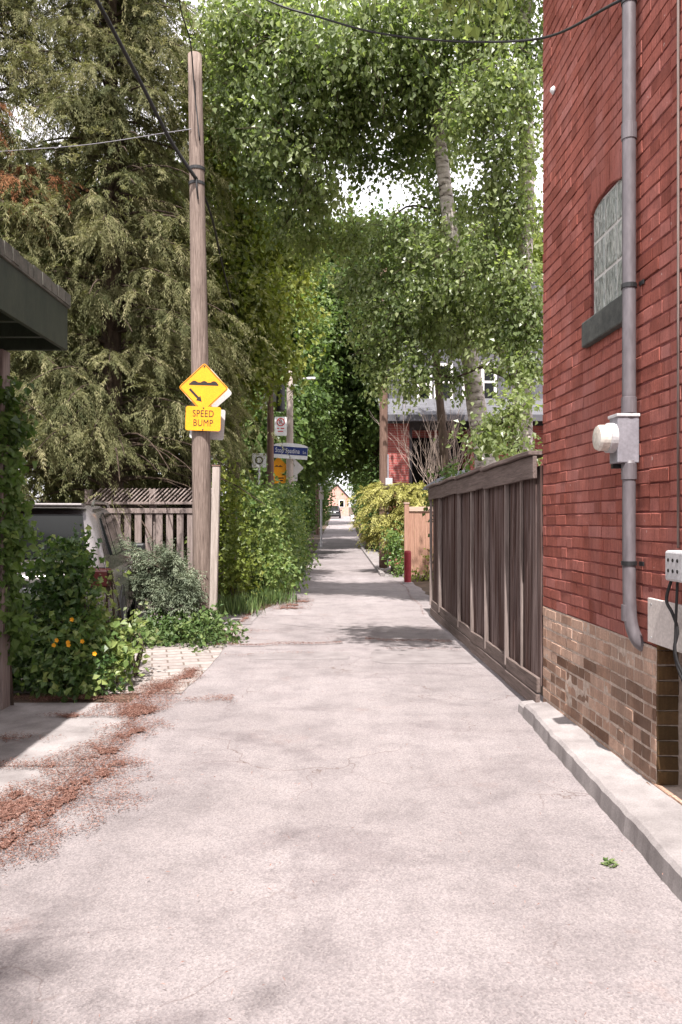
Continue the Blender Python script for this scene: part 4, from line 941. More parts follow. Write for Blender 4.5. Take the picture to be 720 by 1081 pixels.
leafy('birch_tree', 'pale upright trunk with light leaves close to the building corner', 'tree', (2.95, 11.6, 0),
      [at(557, 650, 11.6), at(552, 480, 11.6), at(551, 330, 11.6), at(556, 180, 11.6), at(553, 40, 11.5), at(556, -150, 11.3)], 0.19, 0.09,
      pclumps([(525, 95, 10.8, 0.65), (500, 120, 10.8, 0.5), (535, 165, 11.0, 0.5), (505, 285, 11.5, 0.75), (545, 310, 11.2, 0.6), (465, 285, 12.0, 0.7), (470, 335, 12.0, 0.5), (548, 385, 11.0, 0.40), (560, 60, 11.2, 0.5), (430, 265, 12.5, 0.7), (395, 300, 13, 0.7), (540, 230, 11.2, 0.5), (520, 215, 11.6, 0.45), (550, 120, 11.2, 0.45), (525, 30, 11, 0.55), (560, 340, 11.0, 0.35),
               (545, 440, 10.4, (0.42, 0.4, 0.4)), (512, 455, 10.8, (0.34, 0.3, 0.2)), (548, 470, 10.2, (0.3, 0.3, 0.2)), (560, -60, 11, 1.2), (450, 345, 12.6, 0.5), (420, 335, 12.6, 0.5), (400, 375, 13, 0.42), (445, 385, 12.3, 0.32), (430, 405, 12.5, 0.28), (478, 400, 12.4, 0.24), (390, 335, 13.4, 0.5), (448, 350, 13, 0.42), (505, 345, 12, 0.42), (528, 360, 11.4, 0.32), (415, 362, 13, 0.36), (480, 362, 12.4, 0.28), (400, 405, 13.2, 0.25)]),
      460, 0.078, M['leaf_birch'], M['birch'], gap=0.12, tint=(0.55, 0.22), spread=0.16, per=14, gapf=1.8, droop=0.6, twiggy=True)
# dense dark trees over the middle of the lane, well down the lane
leafy('maple_tree', 'dense dark green tree arching over the lane from the right', 'tree', (1.85, 40, 0),
      [(1.75, 40, -0.1), (1.7, 40, 1.8), (1.8, 39.5, 4.5), (1.9, 39, 9), (2.2, 38, 14)], 0.50, 0.14,
      pclumps([(395, 290, 37, 2.7), (435, 330, 36, 2.6), (365, 345, 38, 2.6), (460, 290, 33, 2.2), (410, 400, 38, 2.3), (360, 415, 40, 2.2), (425, 280, 37, 2.2), (465, 375, 34, 1.8),
               (355, 470, 42, 1.6), (385, 470, 41, 1.9), (375, 275, 38, 2.3), (415, 445, 38, 1.7), (485, 330, 30, 1.7)]),
      190, 0.22, M['leaf_dark'], M['bark'], per=16, spread=0.42, gap=0.1, gapf=0.8)
leafy('linden_tree', 'dark green leafy tree spreading in front of the red brick house', 'tree', (3.3, 23.0, 0),
      [(3.3, 23.0, -0.1), (3.2, 23, 2.5), (3.0, 22.9, 5), (2.7, 22.8, 8), (2.5, 22.8, 9.5)], 0.2, 0.06,
      pclumps([(460, 300, 22, 1.1), (480, 340, 22, 0.8), (500, 310, 21, 0.9)]),
      260, 0.14, M['leaf_dark'], M['bark'], per=15, spread=0.28, gap=0.12, gapf=1.2, tint=(0.5, 0.25))
leafy('lime_tree', 'bright yellow green leafy tree just beyond the wooden pole', 'tree', (-2.7, 18.5, 0),
      [(-2.7, 18.5, -0.1), (-2.6, 18.4, 3), (-2.5, 18.2, 6), (-2.3, 18, 9)], 0.22, 0.07,
      pclumps([(268, 278, 17, 1.2), (248, 315, 16, 1.1), (290, 300, 18, 1.0), (250, 390, 16.5, 0.9), (236, 250, 16, 0.9), (285, 262, 18, 0.9), (270, 365, 17, 1.0), (200, 320, 17, 1.2), (240, 180, 15, 0.9), (228, 130, 15, 0.8), (215, 250, 15.5, 0.9), (255, 215, 16, 0.8), (222, 70, 15, 0.8)]),
      270, 0.13, M['leaf_lime'], M['bark'], per=16, spread=0.26, gap=0.12, gapf=1.2, tint=(0.42, 0.25))
leafy('maple_tree', 'dark green tree behind the brown pole with the transformer', 'tree', (-3.2, 30, 0),
      [(-3.2, 30, -0.1), (-3.1, 30, 4), (-2.9, 29, 8), (-2.8, 28, 11)], 0.3, 0.1,
      pclumps([(285, 420, 28, 1.9), (300, 385, 32, 1.9), (258, 455, 24, 1.5), (326, 440, 38, 1.8), (318, 475, 34, 1.5), (245, 420, 26, 1.6), (325, 330, 36, 2.2), (290, 345, 30, 2.0), (336, 380, 44, 2.0)]),
      230, 0.19, M['leaf_dark'], M['bark'], per=16, spread=0.36, gap=0.08, gapf=0.8, tint=(0.55, 0.22))
# street tree just behind the photographer: its branches shade the near lane
leafy('street_tree', 'leafy tree standing beside the garage behind the photographer', 'tree', (-2.55, -4.2, 0),
      [(-2.55, -4.2, -0.1), (-2.5, -4.2, 2.5), (-2.3, -4.0, 5), (-2.2, -4.2, 8.5), (-2.2, -4.4, 12)], 0.22, 0.05,
      [((-2.1, -4.3, 11.5), (0.75, 0.30, 0.4)), ((-2.8, -4.2, 11.0), (0.8, 0.4, 0.4)), ((-0.75, -4.95, 11.5), (0.6, 0.18, 0.3)), ((-3.0, -5.4, 10), 1.0), ((-2.6, -5.8, 12), 1.0)], 200, 0.10, M['leaf_birch'], M['bark'], per=14, spread=0.2, gap=0.15)
far = [(300, 320, 55, 5, 0.3), (312, 300, 72, 6, 0.4), (420, 320, 52, 5, 0.5), (480, 310, 46, 5, 0.45), (250, 290, 48, 5, 0.4), (180, 240, 42, 4.5, 0.3), (540, 310, 40, 4.5, 0.5), (60, 260, 36, 4.5, 0.35), (120, 340, 38, 4, 0.3)]
far_lab = ['far leafy tree left of the lane behind the dark maples', 'farthest tall tree closing the view over the lane', 'far tall tree behind the dark arching tree', 'tall background tree above the red brick house', 'background tree seen just right of the wooden pole top', 'background tree seen just left of the wooden pole top', 'background tree seen between the pale trunk and the building', 'background tree behind the conifers near the left edge', 'low background tree behind the middle of the conifers']
for (x, y, Y, r_, tn), lb in zip(far, far_lab):
    c = at(x, y, Y); X = c.x
    leafy('background_tree', lb, 'tree', (X, Y, gz(Y)), [(X, Y, gz(Y)-0.2), (X+0.2, Y, c.z*0.5), (X, Y, c.z), (X, Y, c.z+r_)], 0.4, 0.1,
          [(c, (r_*0.8, r_*0.8, r_*0.75)), (c + Vector((-r_*0.5, -1, -r_*0.55)), r_*0.6), (c + Vector((r_*0.55, 0, -r_*0.6)), r_*0.6), (c + Vector((0, 0, -r_*1.1)), r_*0.6)],
          75, 0.34, M['leaf_dark'] if tn < 0.42 else M['leaf_lime'], M['bark'], per=16, spread=0.6, tint=(tn, 0.2), group='background trees')
# trees lining the far lane
lane_t = [(-3.3, 34, 3.0, 1.6), (-3.4, 46, 3.2, 1.9), (-3.0, 62, 3.8, 2.2), (-3.4, 80, 5, 2.6), (2.9, 38, 3.4, 1.7), (3.2, 52, 3.6, 2.0), (3.0, 66, 4.2, 2.3), (3.8, 84, 5, 2.6)]
lane_lab = ['leafy tree left of the lane nearest the lamp pole', 'leafy tree left of the lane second from the lamp pole', 'leafy tree left of the lane third from the lamp pole', 'last leafy tree on the left before the pink gable',
            'leafy tree right of the lane just beyond the golden cedar', 'leafy tree right of the lane second beyond the golden cedar', 'leafy tree right of the lane third beyond the golden cedar', 'last leafy tree on the right before the pink gable']
for i, ((X, Y, zc_, r_), lb) in enumerate(zip(lane_t, lane_lab)):
    g = gz(Y); sgn = 1 if X > 0 else -1
    leafy('lane_tree', lb, 'tree', (X, Y, g), [(X, Y, g-0.2), (X, Y, g+1.2), (X-0.2*sgn, Y, g+zc_), (X-0.3*sgn, Y, g+zc_+r_)], 0.22, 0.06,
          [((X, Y, g+zc_), r_), ((X-0.5*sgn, Y-1, g+zc_*0.55), (r_*0.62, r_*0.9, r_*0.8)), ((X+0.8*sgn, Y, g+1.0), (r_*0.8, r_, r_*0.7))],
          110, 0.20, M['leaf_dark'] if i % 3 else M['leaf_bush'], M['bark'], per=14, spread=0.35, tint=(0.5, 0.25), group='trees lining the far lane')

# conifers on the left: drooping flat fronds
def fronds(lv, P, T, length, blades, bl, bw, tint, sag=0.5):
    """flat drooping sprays: blades set either side of a curved stem"""
    n = len(P); T = unit(T); side = unit(np.cross(T, np.array([0, 0, 1.0])) + rng.normal(size=(n, 3))*0.25)
    u = np.tile(np.linspace(0.05, 1, blades), n).reshape(-1, 1); sgn = np.tile(np.where(np.arange(blades) % 2, 1, -1), n).reshape(-1, 1)
    Pr, Tr, Sr = (np.repeat(a, blades, 0) for a in (P, T, side)); Lr = np.repeat(length, blades).reshape(-1, 1)
    pos = Pr + Tr*u*Lr + np.array([0, 0, -1.0])*(u**2)*Lr*sag + rng.normal(size=Pr.shape)*0.012
    tan = Tr + np.array([0, 0, -1.0])*2*u*sag
    A = unit(tan*0.8 + Sr*sgn*0.75 + rng.normal(size=Pr.shape)*0.22 + np.array([0, 0, -0.25]))
    N = np.cross(Sr, unit(tan)) + rng.normal(size=Pr.shape)*0.35
    L = (bl * (1.15 - 0.6*u) * rng.uniform(0.7, 1.3, u.shape)).ravel()
    lv.add(pos, A, N, L, bw*rng.uniform(0.7, 1.3, len(L)), np.repeat(tint, blades) + rng.normal(0, 0.10, len(L)), 0.1)
def conifer(label, X, Y, H, rad, nb, z0, zmax, lmat=M['leaf_cedar'], fr=20, dead=None, blades=46, bl=0.085, bw=0.0125, base=0.5, lean=0.0, vt=-0.27):
    t = thing('cedar_tree', (X, Y, 0), label, 'tree')
    mb = MB(); mb.tube([(X+lean*z_, Y, z_) for z_ in np.linspace(-0.1, H, 10)], list(np.linspace(0.24, 0.03, 10)), 12)
    lv = Leaves(); dv = Leaves()
    for i in range(nb):
        zb = z0 + (zmax-z0)*random.random(); az = random.uniform(0, 2*math.pi)
        if dead is not None and random.random() < 0.0: pass
        L = rad*(1-zb/(H*1.06))**0.55*random.uniform(0.6, 1.12)
        d = Vector((math.cos(az), math.sin(az), 0)); a = Vector((X+lean*zb, Y, zb))
        pts = [a + d*L*s + Vector((0, 0, 0.10*L*math.sin(s*2.4) - 0.28*L*s*s)) for s in np.linspace(0, 1, 7)]
        mb.tube(pts, list(np.linspace(0.03, 0.006, 7)), 5, caps=False)
        s = rng.uniform(0.14, 1.0, fr); k = np.minimum((s*6).astype(int), 5); f_ = s*6-k
        pa_ = np.array([tuple(p) for p in pts]); P = pa_[k]*(1-f_[:, None]) + pa_[k+1]*f_[:, None]
        dd = np.array(tuple(d)); sd_ = np.array((-d.y, d.x, 0))
        T = dd*0.55 + sd_*rng.choice([-1, 1], fr)[:, None]*rng.uniform(0.2, 0.9, (fr, 1)) + rng.normal(size=(fr, 3))*0.2 + np.array([0, 0, -0.25])
        ct = rng.normal(base, 0.14)
        if pts[-1].x > -3.4 and pts[-1].z < 2.3: continue
        if noise.noise(pts[4]*0.75 + Vector((5, 2, 1))) < vt - 0.1: continue
        isdead = dead is not None and (pts[-1]-dead[0]).length < dead[1]
        fronds(dv if isdead else lv, P, T, rng.uniform(0.28, 0.62, fr), blades, bl, bw, rng.normal(ct, 0.14, fr), rng.uniform(0.35, 0.8))
    nf = nb*fr//2; zf = z0 + (zmax-z0)*rng.random(nf)**1.15; az = rng.uniform(0, 2*np.pi, nf)
    rr = rad*np.maximum(0.02, 1-zf/(H*1.06))**0.55*rng.uniform(0.35, 1.12, nf)*(1+0.25*np.sin(az*3+zf*1.7))
    P = np.stack([X+lean*zf+rr*np.cos(az), Y+rr*np.sin(az), zf-0.15*rr], 1); keep = ~((P[:, 0] > -3.4) & (P[:, 2] < 2.4)) & np.array([noise.noise(Vector(q)*0.75 + Vector((5, 2, 1))) > vt for q in P]); P = P[keep]; az = az[keep]; nf = len(P)
    T = np.stack([np.cos(az), np.sin(az), np.zeros(nf)], 1)*0.5 + rng.normal(size=(nf, 3))*0.6 + np.array([0, 0, -0.2])
    bt = np.array([noise.noise(Vector(q)*0.9) for q in P])
    fronds(lv, P, T, rng.uniform(0.2, 0.45, nf), blades//2+6, bl*0.95, bw, base + 0.38*bt + rng.normal(0, 0.12, nf), rng.uniform(0.1, 0.7))
    mb.build('trunk', M['bark'], t, smooth=True); lv.build('crown', lmat, t)
    if dv.V: dv.build('dead_fronds', M['leaf_dead'], t)
    return t
conifer('tall olive cedar with a dark trunk rising left of the wooden pole', -4.0, 13.2, 15, 2.75, 340, 1.4, 12.8, fr=28)
conifer('olive cedar with a rusty dead branch at the left edge', -5.9, 12.4, 14, 2.5, 230, 1.8, 12.0, fr=24, dead=(at(28, 135, 11.2), 1.1), base=0.45)
conifer('smaller olive cedar filling in behind the parked car', -3.15, 15.8, 9.0, 1.5, 130, 1.0, 8.2, fr=22, base=0.55, vt=-2)
conifer('dark cedar standing behind the taller cedar trunks', -5.2, 18, 13, 2.6, 110, 1.0, 11.5, fr=20, base=0.3, blades=26, bl=0.16, bw=0.035, vt=-2)

conifer('low dark cedar filling the gap between the parked car and the slatted fence top', -5.0, 16.0, 6.0, 2.3, 130, 0.4, 5.2, fr=20, base=0.25, blades=26, bl=0.13, bw=0.026, vt=-2)

# ------------------------------------------------------------------ shrubs and plants
def shrub(name, label, cat, base, clumps, density, leaf, lmat, per=12, spread=0.14, droop=0.2, tint=(0.5, 0.24), stems=10, gap=0.0, aspect=0.75, smat=None, kind=None, group=None):
    t = thing(name, base, label, cat, group); B = Vector(base); mb = MB()
    for i in range(stems):
        c, r_ = random.choice(clumps); c = Vector(c) + Vector((random.uniform(-.3, .3), random.uniform(-.3, .3), random.uniform(-.2, .3)))*(r_ if not hasattr(r_, '__len__') else r_[0])
        foot = Vector((c.x*0.6+B.x*0.4, c.y*0.6+B.y*0.4, B.z-0.02)) + Vector((random.uniform(-.1, .1), random.uniform(-.1, .1), 0))
        q = spline([foot, foot.lerp(c, 0.5)+Vector((random.uniform(-.08, .08), random.uniform(-.08, .08), 0.08)), c], 4); mb.tube(q, list(np.linspace(0.012, 0.004, len(q))), 5, caps=False)
    mb.build('stems', smat or M['bark'], t, smooth=True)
    lv = Leaves(); crown(lv, clumps, density, leaf, per, spread, droop, tint, gap, aspect); lv.build('foliage', lmat, t)
    return t
bush = shrub('flowering_bush', 'dense green bush with small yellow flowers in front of the parked car', 'bush', (-2.35, 6.85, 0),
      [((-2.68, 6.75, 0.42), (0.28, 0.32, 0.40)), ((-2.35, 6.6, 0.35), (0.32, 0.3, 0.34)), ((-2.55, 6.9, 0.85), (0.30, 0.35, 0.32)), ((-2.36, 6.95, 0.62), (0.2, 0.3, 0.24)), ((-2.50, 6.95, 1.12), (0.20, 0.25, 0.20)),
       ((-2.05, 6.95, 0.30), (0.18, 0.28, 0.24)), ((-2.75, 6.7, 0.20), (0.25, 0.3, 0.18)), ((-2.30, 6.5, 0.16), (0.42, 0.28, 0.16)), ((-2.46, 7.0, 1.28), (0.08, 0.12, 0.12)), ((-2.62, 7.0, 1.25), (0.08, 0.1, 0.10)), ((-2.36, 7.0, 0.98), (0.08, 0.15, 0.08))],
      900, 0.066, M['leaf_bush'], per=12, spread=0.085, stems=18, tint=(0.5, 0.34))
mbf = MB()
for (x, y) in ((57, 681), (72, 678), (87, 677), (76, 654), (72.5, 681), (60, 676), (100, 690)):
    p = at(x, y, 6.22)
    for k in range(5):
        a = 2*math.pi*k/5; d = Vector((math.cos(a), -0.25, math.sin(a)))*0.020; e = Vector((-math.sin(a), 0, math.cos(a)))*0.010
        mbf.add([p, p+d*0.6+e, p+d, p+d*0.6-e], [(0, 1, 2, 3)])
mbf.build('flowers', M['petal'], bush)
shrub('climbing_shrub', 'thin leggy shrub with pale leaves against the car side', 'bush', (-2.05, 7.3, 0), [((-1.98, 7.25, 0.42), (0.13, 0.2, 0.22)), ((-2.22, 7.3, 1.02), (0.10, 0.12, 0.10))], 420, 0.06, M['leaf_birch'], per=7, spread=0.09, stems=12, tint=(0.65, 0.2))
ivy = thing('ivy', (-2.7, 6.1, 0), 'dark green ivy hanging down the corner post of the green garage', 'ivy')
lv = Leaves(); ic = [((-2.78, 6.1, 0.35+0.27*k), (0.20+0.05*math.sin(k*1.9), 0.12, 0.2)) for k in range(1, 8)] + [((-2.85, 6.05, 2.45), (0.22, 0.2, 0.25)), ((-2.9, 6.0, 1.7), (0.3, 0.2, 0.9))]
crown(lv, ic, 2600, 0.075, 9, 0.06, 0.6, (0.42, 0.22), 0, 0.9); lv.build('foliage', M['leaf_ivy'], ivy)
mb = MB(); mb.tube(spline([(-2.66, 6.13, 0), (-2.70, 6.14, 0.8), (-2.64, 6.13, 1.6), (-2.72, 6.14, 2.5)], 6), 0.014, 6); mb.build('stem', M['bark'], ivy)
# juniper: feathery blue-green sprays
jn = thing('juniper', (-2.25, 9.75, 0), 'feathery blue green juniper shrub in front of the wooden pole', 'shrub')
lv = Leaves(); mb = MB()
for i in range(170):
    az = random.uniform(0, 2*math.pi); L = random.uniform(0.4, 1.1); el = random.uniform(0.15, 0.9)
    a = Vector((-2.12+random.uniform(-.22, .2), 9.8+random.uniform(-.1, .15), 0.35+random.uniform(0, 0.5)))
    d = Vector((math.cos(az)*0.8, math.sin(az)*0.45, el*0.75))
    if a.x + d.x*L > -1.82 or (a.x + d.x*L > -2.1 and a.z + d.z*L > 1.0): continue
    pts = [a + d*L*s + Vector((0, 0, -0.22*L*s*s)) for s in np.linspace(0, 1, 6)]
    mb.tube(pts, list(np.linspace(0.012, 0.003, 6)), 4, caps=False)
    fr = 14; s = rng.uniform(0.2, 1, fr); k = np.minimum((s*5).astype(int), 4); f_ = s*5-k; pa_ = np.array([tuple(p) for p in pts]); P = pa_[k]*(1-f_[:, None])+pa_[k+1]*f_[:, None]
    T = np.array(tuple(d)) + rng.normal(size=(fr, 3))*0.5
    fronds(lv, P, T, rng.uniform(0.12, 0.28, fr), 18, 0.06, 0.012, rng.normal(rng.normal(0.5, 0.15), 0.12, fr), 0.25)
mb.build('stems', M['bark'], jn); lv.build('foliage', M['leaf_juniper'], jn)
# low leafy groundcover round the pole base
gcov = Leaves(); crown(gcov, [((-2.1+0.22*i*0.9, 9.25+0.2*math.sin(i*2.3), 0.12), (0.28, 0.35, 0.16)) for i in range(-2, 4)] + [((-2.3+0.2*i, 9.6, 0.22), (0.25, 0.3, 0.18)) for i in range(0, 4)], 620, 0.062, 10, 0.07, 0.3, (0.55, 0.24), 0, 0.7)
tag(gcov.build('groundcover', M['leaf_cover'], None), kind='stuff')
# vine hedge left of the lane, each shrub its own
hv = [(-1.95, 12.9, 1.35, (0.45, 0.5, 0.95), M['leaf_lime'], 'vine covered shrub with yellowish leaves just right of the leaning post', 0.40), (-1.55, 14.6, 1.2, (0.55, 0.7, 1.0), M['leaf_bush'], 'tall leafy shrub between the leaning post and the lamp pole', 0.55),
      (-1.40, 16.6, 1.12, (0.5, 0.8, 1.02), M['leaf_bush'], 'bright green shrub bulging over the left edge of the lane', 0.62), (-1.36, 19.2, 1.25, (0.45, 0.9, 1.12), M['leaf_bush'], 'green shrub at the foot of the lamp pole', 0.58), (-1.62, 22.5, 1.3, (0.45, 1.0, 1.1), M['leaf_lime'], 'green shrub just beyond the lamp pole', 0.45),
      (-2.05, 27, 1.4, (0.6, 1.6, 1.2), M['leaf_bush'], 'shrub far down the left edge of the lane', 0.4)]
for X, Y, zc_, r_, mt, lb, tn in hv:
    shrub('hedge_shrub', lb, 'shrub', (X-0.1, Y, 0), [((X, Y, zc_), r_), ((X+0.18, Y-0.35, zc_*0.5), (r_[0]*0.75, r_[1]*0.7, r_[2]*0.5)), ((X-0.1, Y+0.1, zc_+r_[2]*0.6), (r_[0]*0.7, r_[1]*0.6, r_[2]*0.5)), ((X+0.1, Y, zc_*0.25), (r_[0]*0.8, r_[1]*0.7, 0.25))],
          330, 0.085, mt, per=13, spread=0.16, tint=(tn, 0.25), stems=14, group='shrubs along the left edge of the lane')
for (X, Y, h_, lb) in ((-1.75, 12.2, 0.35, 'low leafy plants at the foot of the leaning post'), (-1.35, 13.6, 0.32, 'low grassy clump at the edge of the mulch')):
    t = thing('grass_clump', (X, Y, 0), lb, 'plant'); lv = Leaves(); n = 420
    az = rng.uniform(0, 2*np.pi, n); P = np.stack([X + rng.normal(0, 0.22, n), Y + rng.normal(0, 0.2, n), np.full(n, 0.0)], 1)
    A = np.stack([np.cos(az)*0.5, np.sin(az)*0.5, np.full(n, 0.9)], 1); lv.add(P, A, np.stack([np.cos(az), np.sin(az), np.full(n, 0.5)], 1), rng.uniform(0.6, 1.2, n)*h_, 0.018, rng.normal(0.6, 0.2, n)); lv.build('blades', M['leaf_cover'], t)
# golden cedar on the right
gd = thing('golden_cedar', (1.7, 22, 0), 'golden yellow drooping cedar hedge beyond the cedar board fence', 'shrub')
lv = Leaves(); mb = MB()
for i in range(230):
    az = random.uniform(0, 2*math.pi); zb = random.uniform(0.7, 2.55); L = random.uniform(0.5, 1.15)*(1.0 if zb > 1.2 else 0.7); off = random.choice((-0.3, 0.25, 0.75))
    a = Vector((1.75+off, 22, zb)); d = Vector((math.cos(az), math.sin(az)*0.9, 0.25))
    pts = [a + d*L*s + Vector((0, 0, 0.15*L*s-0.55*L*s*s)) for s in np.linspace(0, 1, 6)]
    mb.tube(pts, list(np.linspace(0.012, 0.003, 6)), 4, caps=False)
    fr = 12; s = rng.uniform(0.3, 1, fr); k = np.minimum((s*5).astype(int), 4); f_ = s*5-k; pa_ = np.array([tuple(p) for p in pts]); P = pa_[k]*(1-f_[:, None])+pa_[k+1]*f_[:, None]
    T = np.array(tuple(d)) + rng.normal(size=(fr, 3))*0.45
    fronds(lv, P, T, rng.uniform(0.2, 0.42, fr), 16, 0.10, 0.026, rng.normal(rng.normal(0.5, 0.14), 0.1, fr), 0.7)
for off in (-0.25, 0.25, 0.75): mb.tube([(1.75+off, 22, -0.05), (1.75+off, 22, 2.4)], [0.06, 0.02], 7)
mb.build('stems', M['bark'], gd); lv.build('foliage', M['leaf_gold'], gd)
shrub('ivy_shrub', 'dark ivy at the foot of the golden cedar beside the red post', 'shrub', (1.35, 20.6, 0), [((1.48, 21.0, 0.7), (0.22, 0.4, 0.7)), ((1.62, 20.4, 0.22), (0.25, 0.35, 0.2))], 420, 0.09, M['leaf_ivy'], per=10, stems=8)
shrub('low_plant', 'low plants growing in front of the cedar board fence', 'plant', (2.0, 18.9, 0), [((2.05, 18.9, 0.14), (0.45, 0.25, 0.14)), ((2.38, 18.85, 0.62), (0.22, 0.2, 0.2))], 420, 0.07, M['leaf_lime'], per=10, stems=8)
shrub('fence_bush', 'dark bush behind the fence around the pale leaning trunk', 'bush', (2.6, 13.6, 0), [((2.45, 13.9, 1.7), (0.5, 0.4, 0.8)), ((2.15, 14.6, 1.9), (0.4, 0.4, 0.8)), ((2.9, 12.6, 1.7), (0.5, 0.4, 0.7)), ((2.62, 11.9, 1.95), (0.4, 0.3, 0.28))], 420, 0.085, M['leaf_dark'], per=12, stems=10)
# bare shrub in front of the house
bs = thing('bare_shrub', (3.0, 23.2, 0), 'pale leafless shrub spreading its twigs in front of the red brick house', 'shrub')
mb = MB(); foot = at(464, 560, 23.2)
def twig(a, d, L, r_, lvl):
    b_ = a + d*L; m_ = a.lerp(b_, 0.5) + Vector((random.uniform(-1, 1), random.uniform(-1, 1), random.uniform(-1, 1)))*L*0.06
    mb.tube([a, m_, b_], [r_, r_*0.8, r_*0.5], 4, caps=False)
    if lvl < 4:
        for k in range(3 if lvl < 2 else 2):
            nd = (d + Vector((random.uniform(-.6, .6), random.uniform(-.4, .4), random.uniform(0, .5)))).normalized()
            twig(a.lerp(b_, random.uniform(0.55, 1)), nd, L*random.uniform(0.55, 0.8), r_*0.6, lvl+1)
for k in range(6):
    twig(Vector((foot.x + random.uniform(-.05, .05), 23.2, 0)), Vector((random.uniform(-.22, .22), random.uniform(-.15, .15), 1)).normalized(), 2.2, 0.026, 0)
mb.build('twigs', M['twig_pale'], bs)

# ------------------------------------------------------------------ tan cedar fence, red post, left picket fence
cf = thing('board_fence', (2.2, 19.2, 0), 'reddish tan cedar board fence facing the lane behind the plank fence', 'fence')
mb = MB(); X = 1.72
while X < 4.2:
    mb.box(X, X+0.136, 19.18+random.uniform(0, .006), 19.205, 0.14, 1.74); X += 0.14
mb.build('boards', M['cedar_new'], cf)
for nm, z0, z1 in (('top_rail', 1.742, 1.86), ('bottom_rail', 0.04, 0.138)):
    mb = MB(); mb.box(1.72, 4.2, 19.15, 19.22, z0, z1); mb.build(nm, M['cedar_rail'], cf, bevel=0.01)
mb = MB(); mb.box(1.60, 1.715, 19.12, 19.24, 0, 1.93); pq = mb.build('post', M['cedar_new'], cf, bevel=0.008)
mb = MB(); mb.box(1.585, 1.73, 19.105, 19.255, 1.932, 1.965); mb.build('post_cap', M['cedar_rail'], pq, bevel=0.008)
rp = thing('red_bollard', (1.62, 18.2, 0), 'short bright red post at the corner of the cedar board fence', 'bollard')
mb = MB(); mb.lathe([(0.085, -0.02), (0.085, 0.74), (0.075, 0.775), (0.04, 0.79)], 18, Matrix.Translation((1.60, 18.2, 0))); mb.build('post', M['red_paint'], rp)
mb = MB(); mb.lathe([(0.13, 0), (0.13, 0.02), (0.09, 0.03)], 18, Matrix.Translation((1.60, 18.2, 0.002))); mb.build('footing', M['concrete'], rp)
lf = thing('lattice_fence', (-3.0, 12.9, 0), 'weathered grey fence with an open top and lattice behind the utility pole', 'fence')
mb = MB()
X = -3.9
while X < -2.1: mb.box(X, X+0.105, 11.9, 11.92, 0.1, 1.62+0.0); X += 0.165
mb.build('pickets', M['fence_grey'], lf)
mb = MB(); mb.box(-4.0, -1.98, 11.88, 11.94, 1.622, 1.70); mb.box(-4.0, -1.98, 11.925, 11.96, 0.5, 0.6); mb.box(-4.0, -1.98, 11.87, 11.95, 1.76, 1.80); mb.build('rail', M['fence_grey'], lf, bevel=0.004)
mb = MB()
for k in range(28):
    x0 = -4.0 + 0.07*k
    mb.add([(x0, 11.89, 1.80), (x0+0.025, 11.89, 1.80), (x0+0.225, 11.99, 2.02), (x0+0.20, 11.99, 2.02), (x0, 11.90, 1.79), (x0+0.025, 11.90, 1.79), (x0+0.225, 12.0, 2.01), (x0+0.20, 12.0, 2.01)], [(0,1,2,3),(4,7,6,5),(0,4,5,1),(1,5,6,2),(2,6,7,3),(3,7,4,0)])
mb.build('lattice', M['fence_grey'], lf)
for X in (-4.0, -2.98, -2.03):
    mb = MB(); mb.box(X-0.05, X+0.05, 11.96, 12.06, 0, 2.0); mb.build('post', M['fence_grey'], lf, bevel=0.006)
vf = thing('picket_fence', (-2.0, 13.5, 0), 'grey slatted fence glimpsed through the vines right of the leaning post', 'fence')
mb = MB(); Y = 12.95
while Y < 17.5: mb.box(-2.12, -2.10, Y, Y+0.11, 0.05, 1.75); Y += 0.19
mb.build('pickets', M['fence_grey'], vf)
for z_ in (0.4, 1.5):
    mb = MB(); mb.box(-2.16, -2.122, 12.9, 17.5, z_, z_+0.09); mb.build('rail', M['fence_grey_y'], vf)

# ------------------------------------------------------------------ house behind the fence, shelter, far gable
HYv = 25.0
def hx(x): return (x-CX)*HYv/F
def hz(y): return CAMH + (HY-y)*HYv/F
ho = thing('brick_house', (hx(470), HYv, 0), 'red brick house with a grey shingle porch roof and white upstairs windows', 'house')
mb = MB(); mb.box(hx(408), hx(432), HYv, HYv+0.8, 0, hz(447)); mb.box(hx(500), hx(640), HYv+0.6, HYv+0.9, 0, hz(447)); mb.box(hx(408), hx(640), HYv+2.2, HYv+2.6, 0, hz(446)); mb.build('wall', M['house_brick'], ho)
mb = MB(); mb.prism([(0, hz(440)), (2.6, hz(410)), (2.6, hz(414)), (0, hz(444.5))], hx(650)-hx(402), Matrix.Translation((hx(402), HYv-0.5, 0)) @ Matrix(((0, 1, 0, 0), (1, 0, 0, 0), (0, 0, 1, 0), (0, 0, 0, 1)))); mb.build('porch_roof', M['shingle'], ho)
mb = MB(); mb.box(hx(402), hx(650), HYv-0.58, HYv-0.505, hz(447), hz(440)); mb.build('gutter', M['siding'], ho, bevel=0.01)
mb = MB(); mb.box(hx(415), hx(640), HYv+2.2, HYv+7, hz(445), hz(330)); mb.build('upper_wall', M['siding'], ho)
mb = MB(); mb.prism([(hx(405), hz(330)), (hx(650), hz(330)), (hx(528), hz(240))], 5.4, Matrix.Translation((0, HYv+1.9, 0))); mb.build('roof', M['shingle'], ho)
